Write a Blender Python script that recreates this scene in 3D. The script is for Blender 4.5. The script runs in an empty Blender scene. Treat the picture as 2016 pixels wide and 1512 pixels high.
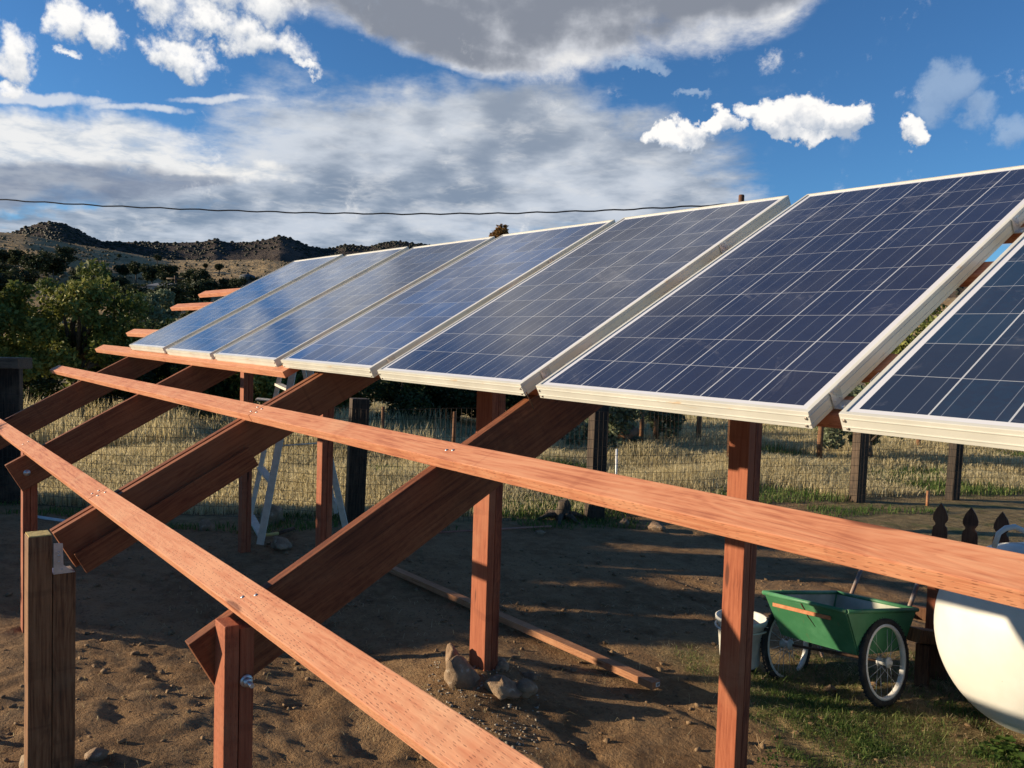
import bpy, bmesh, math, random
import numpy as np
from mathutils import Vector, Matrix
rng = np.random.default_rng(7); random.seed(7)
SC = bpy.context.scene; COL = SC.collection

# ------------------------------------------------------------------ camera
Z0 = 1.85                                    # eye-frame zero above the ground
CC = Vector((6.8867, -1.7346, 0.1338 + Z0))
CR = Vector((0.605423, 0.795300, 0.031001)); CU = Vector((-0.058507, 0.005625, 0.998271)); CF = Vector((-0.793751, 0.606190, -0.049936))
FPX = 1665.04
cd = bpy.data.cameras.new('camera'); cam = bpy.data.objects.new('camera', cd); COL.objects.link(cam)
cam.matrix_world = Matrix(((CR.x, CU.x, -CF.x, CC.x), (CR.y, CU.y, -CF.y, CC.y), (CR.z, CU.z, -CF.z, CC.z), (0, 0, 0, 1)))
cd.sensor_width = 36; cd.lens = 36 * FPX / 2016; cd.clip_end = 3000; cd.clip_start = .05
SC.camera = cam
SC.view_settings.view_transform = 'Standard'; SC.view_settings.look = 'None'
SC.view_settings.exposure = 0.70; SC.view_settings.gamma = 1
SC.render.engine = 'CYCLES'

def ray(px, py):
    return CF + CR * ((px - 1008) / FPX) - CU * ((py - 756) / FPX)
def at(px, py, depth=None, X=None, Y=None, Z=None):
    d = ray(px, py)
    if depth is not None: t = depth
    elif X is not None: t = (X - CC.x) / d.x
    elif Y is not None: t = (Y - CC.y) / d.y
    else: t = (Z - CC.z) / d.z
    return CC + d * t

# ------------------------------------------------------------------ sun and sky
SAZ = math.radians(40.0); TEL = .221; SEL = math.atan(TEL)
trav = Vector((math.sin(SAZ) * math.cos(SEL), math.cos(SAZ) * math.cos(SEL), -math.sin(SEL)))
sl = bpy.data.lights.new('sun', 'SUN'); sl.energy = 5.0; sl.angle = math.radians(.53); sl.color = (1, .82, .58)
so = bpy.data.objects.new('sun', sl); COL.objects.link(so)
so.rotation_euler = trav.to_track_quat('-Z', 'Y').to_euler(); so.location = (-8, -10, 9)

class NT:
    """tiny expression helper for shader nodes"""
    def __init__(s, tree): s.t = tree; s.n = tree.nodes; s.l = tree.links
    def node(s, typ, **kw):
        n = s.n.new(typ)
        for k, v in kw.items(): setattr(n, k, v)
        return n
    def set(s, sock, v):
        if isinstance(v, bpy.types.NodeSocket): s.l.new(v, sock)
        else: sock.default_value = v
    def m(s, op, a, b=0.0, c=0.0, clamp=False):
        n = s.node('ShaderNodeMath', operation=op, use_clamp=clamp)
        s.set(n.inputs[0], a); s.set(n.inputs[1], b); s.set(n.inputs[2], c); return n.outputs[0]
    def vm(s, op, a, b=(0, 0, 0), out=0):
        n = s.node('ShaderNodeVectorMath', operation=op)
        s.set(n.inputs[0], a)
        if op == 'SCALE': s.set(n.inputs[3], b)
        else: s.set(n.inputs[1], b)
        return n.outputs[out]
    def dot(s, a, b): return s.vm('DOT_PRODUCT', a, b, 1)
    def ss(s, v, a, b, lo=0.0, hi=1.0):
        n = s.node('ShaderNodeMapRange', interpolation_type='SMOOTHSTEP')
        s.set(n.inputs[0], v); s.set(n.inputs[1], a); s.set(n.inputs[2], b); s.set(n.inputs[3], lo); s.set(n.inputs[4], hi); return n.outputs[0]
    def mix(s, f, a, b, blend='MIX'):
        n = s.node('ShaderNodeMix', data_type='RGBA', blend_type=blend)
        s.set(n.inputs[0], f)
        for i, v in ((6, a), (7, b)):
            if not isinstance(v, bpy.types.NodeSocket): v = tuple(v) + (1,) if len(v) == 3 else v
            s.set(n.inputs[i], v)
        return n.outputs[2]
    def noise(s, vec, scale, detail=4, rough=.55, dist=0.0, out=0):
        n = s.node('ShaderNodeTexNoise'); s.set(n.inputs['Vector'], vec)
        n.inputs['Scale'].default_value = scale; n.inputs['Detail'].default_value = detail
        n.inputs['Roughness'].default_value = rough; n.inputs['Distortion'].default_value = dist; return n.outputs[out]
    def mapping(s, vec, scale=(1, 1, 1), loc=(0, 0, 0), rot=(0, 0, 0)):
        n = s.node('ShaderNodeMapping'); s.set(n.inputs[0], vec)
        s.set(n.inputs[1], loc); s.set(n.inputs[2], rot); s.set(n.inputs[3], scale); return n.outputs[0]
    def ramp(s, f, stops):
        n = s.node('ShaderNodeValToRGB'); s.set(n.inputs[0], f); e = n.color_ramp.elements
        while len(e) < len(stops): e.new(.5)
        for i, (p, c) in enumerate(stops): e[i].position = p; e[i].color = tuple(c) + (1,)
        return n.outputs[0]
    def xyz(s, v):
        n = s.node('ShaderNodeSeparateXYZ'); s.set(n.inputs[0], v); return n.outputs
    def comb(s, x, y, z):
        n = s.node('ShaderNodeCombineXYZ'); s.set(n.inputs[0], x); s.set(n.inputs[1], y); s.set(n.inputs[2], z); return n.outputs[0]

W = bpy.data.worlds.new('World'); SC.world = W; W.use_nodes = True
def build_world():
    t = NT(W.node_tree); t.n.clear()
    out = t.node('ShaderNodeOutputWorld'); bg = t.node('ShaderNodeBackground')
    t.l.new(bg.outputs[0], out.inputs[0])
    sky = t.node('ShaderNodeTexSky', sky_type='NISHITA'); sky.sun_disc = False
    sky.sun_elevation = SEL; sky.sun_rotation = math.atan2(-trav.x, -trav.y)
    sky.altitude = 1200; sky.air_density = 1.0; sky.dust_density = .15; sky.ozone_density = 2.2
    d = t.vm('NORMALIZE', t.node('ShaderNodeTexCoord').outputs['Generated'])
    dz = t.xyz(d)[2]
    zz = t.m('ADD', t.m('MAXIMUM', dz, 0.0), .13)
    proj = t.vm('DIVIDE', d, t.comb(zz, zz, zz))            # cloud layer seen in perspective
    mid = t.noise(proj, 2.3, 9, .62); fine = t.noise(proj, 6.5, 7, .6, .3)
    warpv = t.vm('SUBTRACT', t.noise(d, 4.5, 6, .62, out=1), (.5, .5, .5))
    dw = t.vm('ADD', d, t.vm('SCALE', warpv, .13)); dlow = t.vm('ADD', d, t.vm('SCALE', warpv, .05))
    K = .57                                                  # cloud brightness against the sky
    def C(r, g, b): return (r * K, g * K, b * K)
    def blob(dv, px, py, wx, wy, rot=0):
        c = ray(px, py).normalized(); a = Vector((CR.x, CR.y, 0)).normalized(); a = (a - c * a.dot(c)).normalized(); b = c.cross(a) * -1
        if b.z < 0: b = -b
        if rot: r = math.radians(rot); a, b = a * math.cos(r) + b * math.sin(r), b * math.cos(r) - a * math.sin(r)
        u = t.m('MULTIPLY', t.dot(dv, tuple(a)), FPX / wx); v = t.m('MULTIPLY', t.dot(dv, tuple(b)), FPX / wy)
        rr = t.m('ADD', t.m('MULTIPLY', u, u), t.m('MULTIPLY', v, v))
        return t.m('MULTIPLY', t.m('SUBTRACT', 1.0, rr, clamp=True), t.m('GREATER_THAN', t.dot(d, tuple(c)), .3))
    def union(items, dv=None):
        r = None
        for it in items:
            b = blob(dv or dw, *it); r = b if r is None else t.m('MAXIMUM', r, b)
        return r
    def n0(n, k): return t.m('MULTIPLY', t.m('SUBTRACT', n, .5), k)
    SUNO = (-trav.x * .016, -trav.y * .016, .016)            # towards the sun, for relief in the clouds
    def relief(vec, sc, k, det=5, off=SUNO): return t.m('MULTIPLY', t.m('SUBTRACT', t.noise(vec, sc, det, .55), t.noise(t.vm('ADD', vec, off), sc, det, .55)), k)
    skyc = t.vm('SCALE', sky.outputs[0], .071)
    skyc = t.mix(1.0, skyc, (.52, .90, 1.26), 'MULTIPLY')
    col = skyc
    # 1 broad grey-white sheet low in the sky
    sheet = union([(930, 330, 590, 205, -3), (1120, 330, 330, 150, 0), (380, 455, 900, 70, 0), (1150, 395, 380, 60, 0), (2600, 480, 700, 40, 0), (0, 460, 700, 90, 0), (430, 385, 260, 60, 0)])
    sd = t.ss(t.m('ADD', t.m('MULTIPLY', sheet, .9), n0(mid, 1.4)), .14, .62)
    sn = t.noise(t.mapping(proj, (1.1, 1.1, 1)), 1.5, 6, .55)
    shade = t.ss(t.m('ADD', sn, relief(proj, 3.2, .5, 5, tuple(q * 5 for q in SUNO))), .33, .68); lo = t.ss(dz, .02, .32)
    shc = t.mix(shade, t.mix(lo, C(.20, .27, .38), C(.33, .38, .46)), t.mix(lo, C(.62, .67, .76), C(.78, .82, .87)))
    shc = t.mix(t.ss(fine, .48, .74, 0, .5), shc, C(.88, .88, .88))
    col = t.mix(t.m('MULTIPLY', t.m('MULTIPLY', sd, t.ss(sheet, 0, .22)), .92), col, shc)
    # bright left-hand bank with the dark lens cloud below it
    bank = t.ss(t.m('ADD', union([(40, 262, 330, 66, -5), (230, 318, 330, 30, -5), (20, 310, 300, 60, 0)]), n0(mid, 1.5)), .12, .75)
    col = t.mix(t.m('MULTIPLY', bank, .9), col, t.mix(t.ss(t.m('ADD', fine, relief(proj, 6, .6, 4, tuple(q * 5 for q in SUNO))), .3, .62), C(.62, .68, .76), C(1.02, 1.0, .96)))
    lens = t.ss(t.m('ADD', union([(60, 354, 350, 46, 0), (300, 358, 160, 20, 2), (-300, 350, 300, 60, 0)], dlow), n0(mid, .7)), .10, .62)
    col = t.mix(t.m('MULTIPLY', lens, .8), col, t.mix(t.ss(fine, .35, .65), C(.19, .24, .35), C(.27, .33, .44)))
    # 2 high grey cloud at the top: white ragged rims, grey belly
    tb = union([(830, 35, 330, 72, -17), (1120, 10, 430, 120, 2), (760, -90, 560, 140, 0), (1400, -8, 230, 60, 8), (930, 104, 210, 34, -8), (1100, -330, 600, 230, 0)], dlow)
    tn = t.noise(t.mapping(d, (1, 1, 1.7)), 8, 11, .64, .25)
    td = t.ss(t.m('ADD', tb, n0(tn, 1.8)), .04, .66)
    core = t.ss(t.m('ADD', tb, t.m('ADD', n0(t.noise(t.mapping(d, (1, 1, 2.2)), 4.0, 7, .58), 1.9), relief(d, 8, -1.6, 6))), .12, .95)
    tc = t.ramp(core, [(0, C(1.0, .98, .95)), (.45, C(.66, .68, .73)), (1, C(.27, .295, .35))])
    col = t.mix(t.m('MULTIPLY', t.m('MULTIPLY', td, t.ss(tb, 0, .16)), .97), col, tc)
    # 3 bright cumulus puffs
    dp = t.vm('ADD', dw, t.vm('SCALE', t.vm('SUBTRACT', t.noise(d, 19, 6, .65, out=1), (.5, .5, .5)), .055))
    def puffs(items, white, grey, k=1.6, a=.1, b=.7, dens=.97, sc=17, dv=None):
        nonlocal col
        dv = dv or dp; u = union(items, dv); u2 = union(items, t.vm('ADD', dv, (0, 0, .011))); n1 = t.noise(d, sc, 9, .66); m_ = t.ss(t.m('ADD', u, n0(n1, k)), a, b)
        light = t.m('ADD', .55, t.m('ADD', relief(d, sc, 2.4, 6, tuple(q * .7 for q in SUNO)), t.m('MULTIPLY', t.m('SUBTRACT', u, u2), 1.5)), clamp=True)
        col = t.mix(t.m('MULTIPLY', m_, dens), col, t.mix(light, grey, white))
    puffs([(1300, 298, 46, 24, 0), (1335, 284, 44, 36, 0), (1375, 274, 40, 22, 0), (1415, 268, 34, 32, 0), (1490, 262, 50, 30, 0), (1530, 256, 44, 42, 0), (1585, 246, 48, 48, 0), (1650, 256, 52, 36, 0), (1560, 284, 120, 20, 0), (1808, 262, 38, 24, -10)], C(1.14, 1.11, 1.07), C(.50, .57, .68), 1.7, .16, .62, .97, 22)
    puffs([(1858, 190, 74, 56, 38), (1938, 208, 40, 48, 45), (2015, 240, 36, 48, 0), (1270, 127, 80, 13, 0), (1370, 205, 46, 10, 0)], C(.50, .62, .78), C(.36, .47, .64), 1.7, .15, .95, .55, 20)
    puffs([(125, 75, 62, 38, 10), (200, 92, 46, 36, -20), (0, 100, 42, 52, 10), (70, 8, 60, 28, -20), (350, 125, 80, 36, -24), (500, 112, 120, 42, -14), (300, 30, 130, 44, -32),
           (450, 20, 150, 60, -10), (120, 128, 38, 14, 0), (560, 145, 60, 14, -14), (0, 158, 40, 22, 0), (400, 75, 90, 34, -30)], C(1.12, 1.10, 1.07), C(.55, .61, .70), 2.2, .30, .95, .97, 19)
    puffs([(60, 192, 170, 13, -3), (270, 215, 110, 10, 0), (200, 258, 60, 9, 0), (430, 200, 120, 10, 0)], C(.95, .95, .95), C(.6, .68, .8), 1.9, .3, 1.0, .7, 22, dlow)
    t.l.new(col, bg.inputs[0]); bg.inputs[1].default_value = 1.0
build_world()

# ------------------------------------------------------------------ mesh helpers
def link(o): COL.objects.link(o); return o
def mesh_np(name, V, F, mat=None, rnd=None, smooth=False):
    me = bpy.data.meshes.new(name); V = np.asarray(V, np.float32); F = np.asarray(F, np.int32); k = F.shape[1]
    me.vertices.add(len(V)); me.vertices.foreach_set('co', V.ravel())
    me.loops.add(F.size); me.loops.foreach_set('vertex_index', F.ravel())
    me.polygons.add(len(F)); me.polygons.foreach_set('loop_start', np.arange(0, F.size, k, dtype=np.int32)); me.polygons.foreach_set('loop_total', np.full(len(F), k, np.int32))
    if smooth: me.polygons.foreach_set('use_smooth', np.ones(len(F), bool))
    if rnd is not None:
        a = me.attributes.new('rnd', 'FLOAT', 'POINT'); a.data.foreach_set('value', np.asarray(rnd, np.float32))
    me.update(calc_edges=True)
    if mat: me.materials.append(mat)
    return me
def obj(name, data, parent=None, mat=None, loc=None, label=None):
    if isinstance(data, bmesh.types.BMesh):
        me = bpy.data.meshes.new(name); data.to_mesh(me); data.free(); data = me
    o = bpy.data.objects.new(name, data); COL.objects.link(o)
    if mat and not data.materials: data.materials.append(mat)
    if parent: o.parent = parent
    if loc is not None: o.location = loc
    if label: o['label'] = label
    return o
def tag(o, label, cat, group=None, kind=None):
    o['label'] = label; o['category'] = cat
    if group: o['group'] = group
    if kind: o['kind'] = kind
    return o
def struct(o): o['kind'] = 'structure'; return o
def thing(name, label, cat, loc=(0, 0, 0), group=None, mw=None):
    o = bpy.data.objects.new(name, None); COL.objects.link(o); o.empty_display_size = .1
    if mw is not None: o.matrix_world = mw
    else: o.location = loc
    return tag(o, label, cat, group)
def frame_mat(o, x, y, z):
    return Matrix(((x.x, y.x, z.x, o.x), (x.y, y.y, z.y, o.y), (x.z, y.z, z.z, o.z), (0, 0, 0, 1)))
def add_box(bm, lo, hi, mw=None, bev=0.0):
    b = bmesh.new(); bmesh.ops.create_cube(b, size=1)
    c = (Vector(lo) + Vector(hi)) / 2; s = Vector(hi) - Vector(lo)
    for v in b.verts: v.co = Vector((v.co.x * s.x + c.x, v.co.y * s.y + c.y, v.co.z * s.z + c.z))
    if bev: bmesh.ops.bevel(b, geom=b.edges[:], offset=bev, segments=2, affect='EDGES', profile=.6)
    if mw is not None: b.transform(mw)
    me = bpy.data.meshes.new('t'); b.to_mesh(me); b.free(); bm.from_mesh(me); bpy.data.meshes.remove(me); return bm
def box(lo, hi, bev=0.0, mw=None): return add_box(bmesh.new(), lo, hi, mw, bev)
def add_tube(bm, pts, rad, n=8, cap=True):
    pts = [Vector(p) for p in pts]; rs = rad if isinstance(rad, (list, tuple)) else [rad] * len(pts); rings = []
    for i, p in enumerate(pts):
        d = (pts[min(i + 1, len(pts) - 1)] - pts[max(i - 1, 0)]).normalized()
        a = d.orthogonal().normalized() if i == 0 else (a0 - d * a0.dot(d)).normalized()
        a0 = a; b = d.cross(a)
        rings.append([bm.verts.new(p + (a * math.cos(2 * math.pi * k / n) + b * math.sin(2 * math.pi * k / n)) * rs[i]) for k in range(n)])
    for r0, r1 in zip(rings, rings[1:]):
        for k in range(n): bm.faces.new((r0[k], r0[(k + 1) % n], r1[(k + 1) % n], r1[k])).smooth = True
    if cap: bm.faces.new(rings[0][::-1]); bm.faces.new(rings[-1])
    return bm
def tube(pts, rad, n=8): return add_tube(bmesh.new(), pts, rad, n)
def add_lathe(bm, prof, n=32, mw=None, closed=False):
    b = bmesh.new(); rings = []
    for r, z in prof:
        rings.append([b.verts.new((r * math.cos(2 * math.pi * k / n), r * math.sin(2 * math.pi * k / n), z)) for k in range(n)] if r > 1e-6 else [b.verts.new((0, 0, z))])
    prs = list(zip(rings, rings[1:])) + ([(rings[-1], rings[0])] if closed else [])
    for r0, r1 in prs:
        for k in range(n):
            q = (r0[k % len(r0)], r0[(k + 1) % len(r0)], r1[(k + 1) % len(r1)], r1[k % len(r1)])
            q = list(dict.fromkeys(q))
            if len(q) > 2:
                f = b.faces.new(q); f.smooth = True
    bmesh.ops.recalc_face_normals(b, faces=b.faces)
    if mw is not None: b.transform(mw)
    me = bpy.data.meshes.new('t'); b.to_mesh(me); b.free(); bm.from_mesh(me); bpy.data.meshes.remove(me); return bm
def align(p0, p1, up=Vector((0, 0, 1))):
    """matrix with local x from p0 to p1"""
    x = (p1 - p0).normalized(); y = up.cross(x)
    if y.length < 1e-4: y = Vector((0, 1, 0))
    y.normalize(); return frame_mat(p0, x, y, x.cross(y))

# ------------------------------------------------------------------ materials
def M(name, rough=.7, metal=0, spec=.4):
    m = bpy.data.materials.new(name); m.use_nodes = True; t = NT(m.node_tree)
    b = t.n['Principled BSDF']; b.inputs['Roughness'].default_value = rough; b.inputs['Metallic'].default_value = metal; b.inputs['Specular IOR Level'].default_value = spec
    return m, t, b
def bump(t, b, h, strength=.3, dist=.01):
    n = t.node('ShaderNodeBump'); n.inputs['Strength'].default_value = strength; n.inputs['Distance'].default_value = dist
    t.l.new(h, n.inputs['Height']); t.l.new(n.outputs[0], b.inputs['Normal'])
def objco(t): return t.node('ShaderNodeTexCoord').outputs['Object']
def geopos(t): return t.node('ShaderNodeNewGeometry').outputs['Position']
def objrnd(t): return t.node('ShaderNodeObjectInfo').outputs['Random']
def simple(name, c1, c2, scale=8, rough=.7, metal=0, bmp=.2, dist=.004, spec=.4, vec=(1, 1, 1)):
    m, t, b = M(name, rough, metal, spec); co = t.mapping(objco(t), vec)
    n = t.noise(co, scale, 6, .6); t.l.new(t.mix(t.ss(n, .3, .7), c1, c2), b.inputs['Base Color'])
    if bmp: bump(t, b, t.noise(co, scale * 3, 5, .6), bmp, dist)
    return m
def wood(name, light, mid, dark, axis=0, incise=.45, rough=.72, fade=(.56, .30, .16)):
    m, t, b = M(name, rough, 0, .3); r = objrnd(t)
    co = t.vm('ADD', objco(t), t.comb(t.m('MULTIPLY', r, 37.0), t.m('MULTIPLY', r, 11.0), t.m('MULTIPLY', r, 5.0)))
    sc = [(1.0, 9, 9), (9, 1.0, 9), (9, 9, 1.0)][axis]; s2 = [(2.5, 60, 60), (60, 2.5, 60), (60, 60, 2.5)][axis]
    # knots warp the grain
    vk = t.node('ShaderNodeTexVoronoi'); ks = [(1.1, 5.2, 5.2), (5.2, 1.1, 5.2), (5.2, 5.2, 1.1)][axis]
    t.set(vk.inputs['Vector'], t.mapping(co, ks)); vk.inputs['Scale'].default_value = 1.25
    kd = vk.outputs['Distance']; knot = t.ss(kd, .05, .10, 1, 0); near = t.ss(kd, .08, .42, 1, 0)
    g0 = t.noise(t.mapping(co, sc), 1.3, 4, .55, .7)
    wv = t.m('SINE', t.m('MULTIPLY', t.m('ADD', g0, t.m('MULTIPLY', near, .13)), 78.0))
    g2 = t.noise(t.mapping(co, s2), 1.6, 4, .6)
    blot = t.noise(co, 4.5, 5, .6)
    f = t.m('ADD', t.m('MULTIPLY', wv, .055), t.m('ADD', t.m('MULTIPLY', g2, .95), t.m('MULTIPLY', blot, .42)))
    f = t.m('ADD', f, t.m('MULTIPLY', t.m('SUBTRACT', r, .5), .26))
    c = t.ramp(t.ss(f, .34, 1.02), [(0, dark), (.40, mid), (1, light)])
    c = t.mix(t.ss(t.noise(co, 2.2, 6, .65), .52, .72, 0, .55), c, fade)      # worn, sun-bleached stain
    # dark brush overlaps across the board
    lap = t.noise(t.mapping(co, [(14, 1.5, 1.5), (1.5, 14, 1.5), (1.5, 1.5, 14)][axis]), .9, 3, .5, .6)
    c = t.mix(t.ss(lap, .60, .70, 0, .28), c, dark)
    c = t.mix(t.m('MULTIPLY', knot, .8), c, tuple(x * .45 for x in dark))
    hgt = t.m('ADD', t.m('MULTIPLY', g2, .6), t.m('MULTIPLY', wv, .1))
    if incise:
        br = t.node('ShaderNodeTexVoronoi'); vs = [(38, 165, 165), (165, 38, 165), (165, 165, 38)][axis]
        t.set(br.inputs['Vector'], t.mapping(co, vs)); br.inputs['Scale'].default_value = 1.0; br.inputs['Randomness'].default_value = .45
        cut = t.m('MULTIPLY', t.ss(br.outputs['Distance'], .14, .26, 1, 0), t.ss(blot, .36, .50, .25, 1))
        c = t.mix(t.m('MULTIPLY', cut, incise), c, tuple(x * .4 for x in dark)); hgt = t.m('SUBTRACT', hgt, cut)
    t.l.new(c, b.inputs['Base Color']); bump(t, b, hgt, .35, .003)
    return m
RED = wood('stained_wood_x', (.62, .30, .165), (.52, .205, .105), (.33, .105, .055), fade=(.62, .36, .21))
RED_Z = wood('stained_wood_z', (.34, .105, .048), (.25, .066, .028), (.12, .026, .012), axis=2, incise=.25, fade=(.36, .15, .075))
RAFT = wood('rafter_wood_shaded', (.26, .092, .036), (.17, .050, .018), (.08, .022, .008), incise=.35, fade=(.27, .11, .045))  # same stain in darker tones, putting the rafters' shade into the colour
OLDW = wood('weathered_wood', (.27, .135, .06), (.155, .068, .028), (.055, .023, .010), axis=2, incise=.1, fade=(.2, .13, .07))
TIE = wood('dark_tie_wood', (.10, .065, .04), (.035, .022, .014), (.010, .007, .005), axis=2, incise=0, fade=(.13, .085, .055))
LUMB = wood('plain_lumber', (.40, .20, .10), (.32, .14, .065), (.17, .065, .03), incise=.2)
BRN = wood('picket_wood', (.17, .085, .045), (.11, .048, .026), (.05, .02, .012), axis=2, incise=0, fade=(.2, .1, .05))
ALU = simple('galvanised_metal', (.42, .42, .41), (.60, .60, .59), 30, .42, .75, .1, .001)
LAD = simple('ladder_aluminium', (.50, .45, .37), (.64, .58, .48), 18, .65, .1, .1, .001)
STEEL = simple('shiny_steel', (.42, .42, .41), (.6, .6, .6), 30, .42, .85, 0)
DARKM = simple('dark_rusty_metal', (.05, .03, .02), (.14, .07, .04), 40, .7, .3)
WIRE = simple('fence_wire', (.035, .025, .018), (.09, .06, .04), 12, .7, .2, 0)
def m_frame():
    m, t, b = M('panel_frame_paint', .45, .0, .5); co = objco(t)
    n = t.noise(co, 3.5, 6, .6); st = t.ss(t.noise(t.mapping(co, (3, 3, 9)), 3.1, 7, .65), .60, .72)
    c = t.mix(t.ss(n, .3, .7), (.52, .51, .45), (.63, .62, .55)); c = t.mix(t.m('MULTIPLY', st, .55), c, (.50, .30, .11))
    t.l.new(c, b.inputs['Base Color']); bump(t, b, n, .05, .002); return m
FRM = m_frame()
PW, PH = 1.0, 1.65
def m_cells():
    m, t, b = M('solar_cells_glass', .16, 0, .5); x, y, z = t.xyz(objco(t)); r = objrnd(t)
    mx, my = .030, .030; cw = (PW - 2 * mx) / 6; ch = (PH - 2 * my) / 10
    u = t.m('DIVIDE', t.m('SUBTRACT', x, mx), cw); v = t.m('DIVIDE', t.m('SUBTRACT', y, my), ch)
    fu = t.m('FRACT', u); fv = t.m('FRACT', v)
    du = t.m('MINIMUM', fu, t.m('SUBTRACT', 1.0, fu)); dv = t.m('MINIMUM', fv, t.m('SUBTRACT', 1.0, fv))
    gu = t.m('LESS_THAN', du, .0125); gv = t.m('LESS_THAN', dv, .0075)
    bus = t.m('LESS_THAN', t.m('ABSOLUTE', t.m('SUBTRACT', t.m('FRACT', t.m('MULTIPLY', fu, 3.0)), .5)), .017)
    inx = t.m('MULTIPLY', t.m('GREATER_THAN', u, .012), t.m('LESS_THAN', u, 5.988)); iny = t.m('MULTIPLY', t.m('GREATER_THAN', v, .008), t.m('LESS_THAN', v, 9.992))
    inside = t.m('MULTIPLY', inx, iny)
    wn = t.node('ShaderNodeTexWhiteNoise'); t.set(wn.inputs['Vector'], t.comb(t.m('FLOOR', u), t.m('FLOOR', v), t.m('MULTIPLY', r, 50.0)))
    vr = t.node('ShaderNodeTexVoronoi'); t.set(vr.inputs['Vector'], objco(t)); vr.inputs['Scale'].default_value = 95
    tone = t.m('ADD', t.m('MULTIPLY', wn.outputs[0], .7), t.m('MULTIPLY', t.xyz(vr.outputs['Color'])[0], .3))
    oc = t.node('ShaderNodeObjectInfo').outputs['Color']
    c = t.mix(t.ss(tone, .15, .9), t.mix(.55, oc, (.024, .026, .045)), oc)
    dust = t.ss(t.noise(t.mapping(objco(t), (1.6, 1, 1)), 2.4, 7, .65), .42, .72, .01, .055)
    smear = t.m('MULTIPLY', t.ss(t.noise(t.vm('ADD', objco(t), t.comb(t.m('MULTIPLY', r, 9.0), 0, 0)), 1.3, 6, .72, 2.6), .57, .64, 0, .17), t.ss(t.noise(objco(t), 30, 4, .6), .35, .6))
    c = t.mix(t.m('ADD', dust, smear), c, (.27, .27, .30))
    c = t.mix(t.m('MULTIPLY', bus, .32), c, (.42, .46, .54))
    c = t.mix(t.m('MAXIMUM', t.m('MULTIPLY', gu, .8), t.m('MULTIPLY', gv, .55)), c, (.58, .60, .63))
    c = t.mix(inside, (.66, .66, .68), c)
    t.l.new(c, b.inputs['Base Color'])
    t.l.new(t.ss(t.noise(objco(t), 9, 6, .6), .3, .7, .07, .17), b.inputs['Roughness'])
    return m
CELL = m_cells()
def m_leaf(name, c1, c2, c3, tr=.25):
    m = bpy.data.materials.new(name); m.use_nodes = True; t = NT(m.node_tree); b = t.n['Principled BSDF']
    a = t.node('ShaderNodeAttribute', attribute_name='rnd').outputs['Fac']
    c = t.ramp(a, [(0, c1), (.6, c2), (1, c3)])
    t.l.new(c, b.inputs['Base Color']); b.inputs['Roughness'].default_value = .65; b.inputs['Specular IOR Level'].default_value = .25
    tl = t.node('ShaderNodeBsdfTranslucent'); t.l.new(c, tl.inputs[0]); mx = t.node('ShaderNodeMixShader'); mx.inputs[0].default_value = tr
    t.l.new(b.outputs[0], mx.inputs[1]); t.l.new(tl.outputs[0], mx.inputs[2]); t.l.new(mx.outputs[0], t.n['Material Output'].inputs[0]); return m
L_OAK = m_leaf('oak_leaves', (.05, .075, .018), (.16, .18, .04), (.38, .34, .09))
L_DARK = m_leaf('dark_leaves', (.014, .026, .010), (.034, .054, .016), (.10, .11, .035))
L_SAGE = m_leaf('sage_leaves', (.10, .12, .07), (.17, .20, .11), (.30, .32, .19))
L_JUN = m_leaf('juniper_leaves', (.018, .026, .012), (.036, .048, .020), (.06, .075, .03))
L_AUT = m_leaf('autumn_leaves', (.10, .05, .015), (.24, .13, .035), (.38, .25, .07))
L_YEL = m_leaf('yellow_green_leaves', (.06, .08, .02), (.16, .18, .045), (.32, .31, .09))
G_DRY = m_leaf('dry_grass', (.42, .345, .17), (.62, .52, .29), (.76, .67, .43), .5)
G_MIX = m_leaf('green_grass', (.05, .10, .018), (.11, .18, .04), (.30, .30, .11), .35)
BARK = simple('bark', (.05, .036, .025), (.13, .10, .07), 9, .9, 0, .6, .02, vec=(3, 3, 1))
def m_rock(): 
    m, t, b = M('rock', .85); co = objco(t); n = t.noise(co, 6, 8, .65); r = objrnd(t)
    c = t.mix(t.ss(n, .3, .7), (.13, .088, .052), (.34, .245, .15)); c = t.mix(t.m('MULTIPLY', r, .35), c, (.33, .19, .12))
    c = t.mix(t.ss(t.noise(co, 22, 4, .6), .58, .7, 0, .6), c, (.48, .42, .33)); t.l.new(c, b.inputs['Base Color']); bump(t, b, t.noise(co, 14, 8, .7), .8, .03); return m
ROCK = m_rock()

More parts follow.
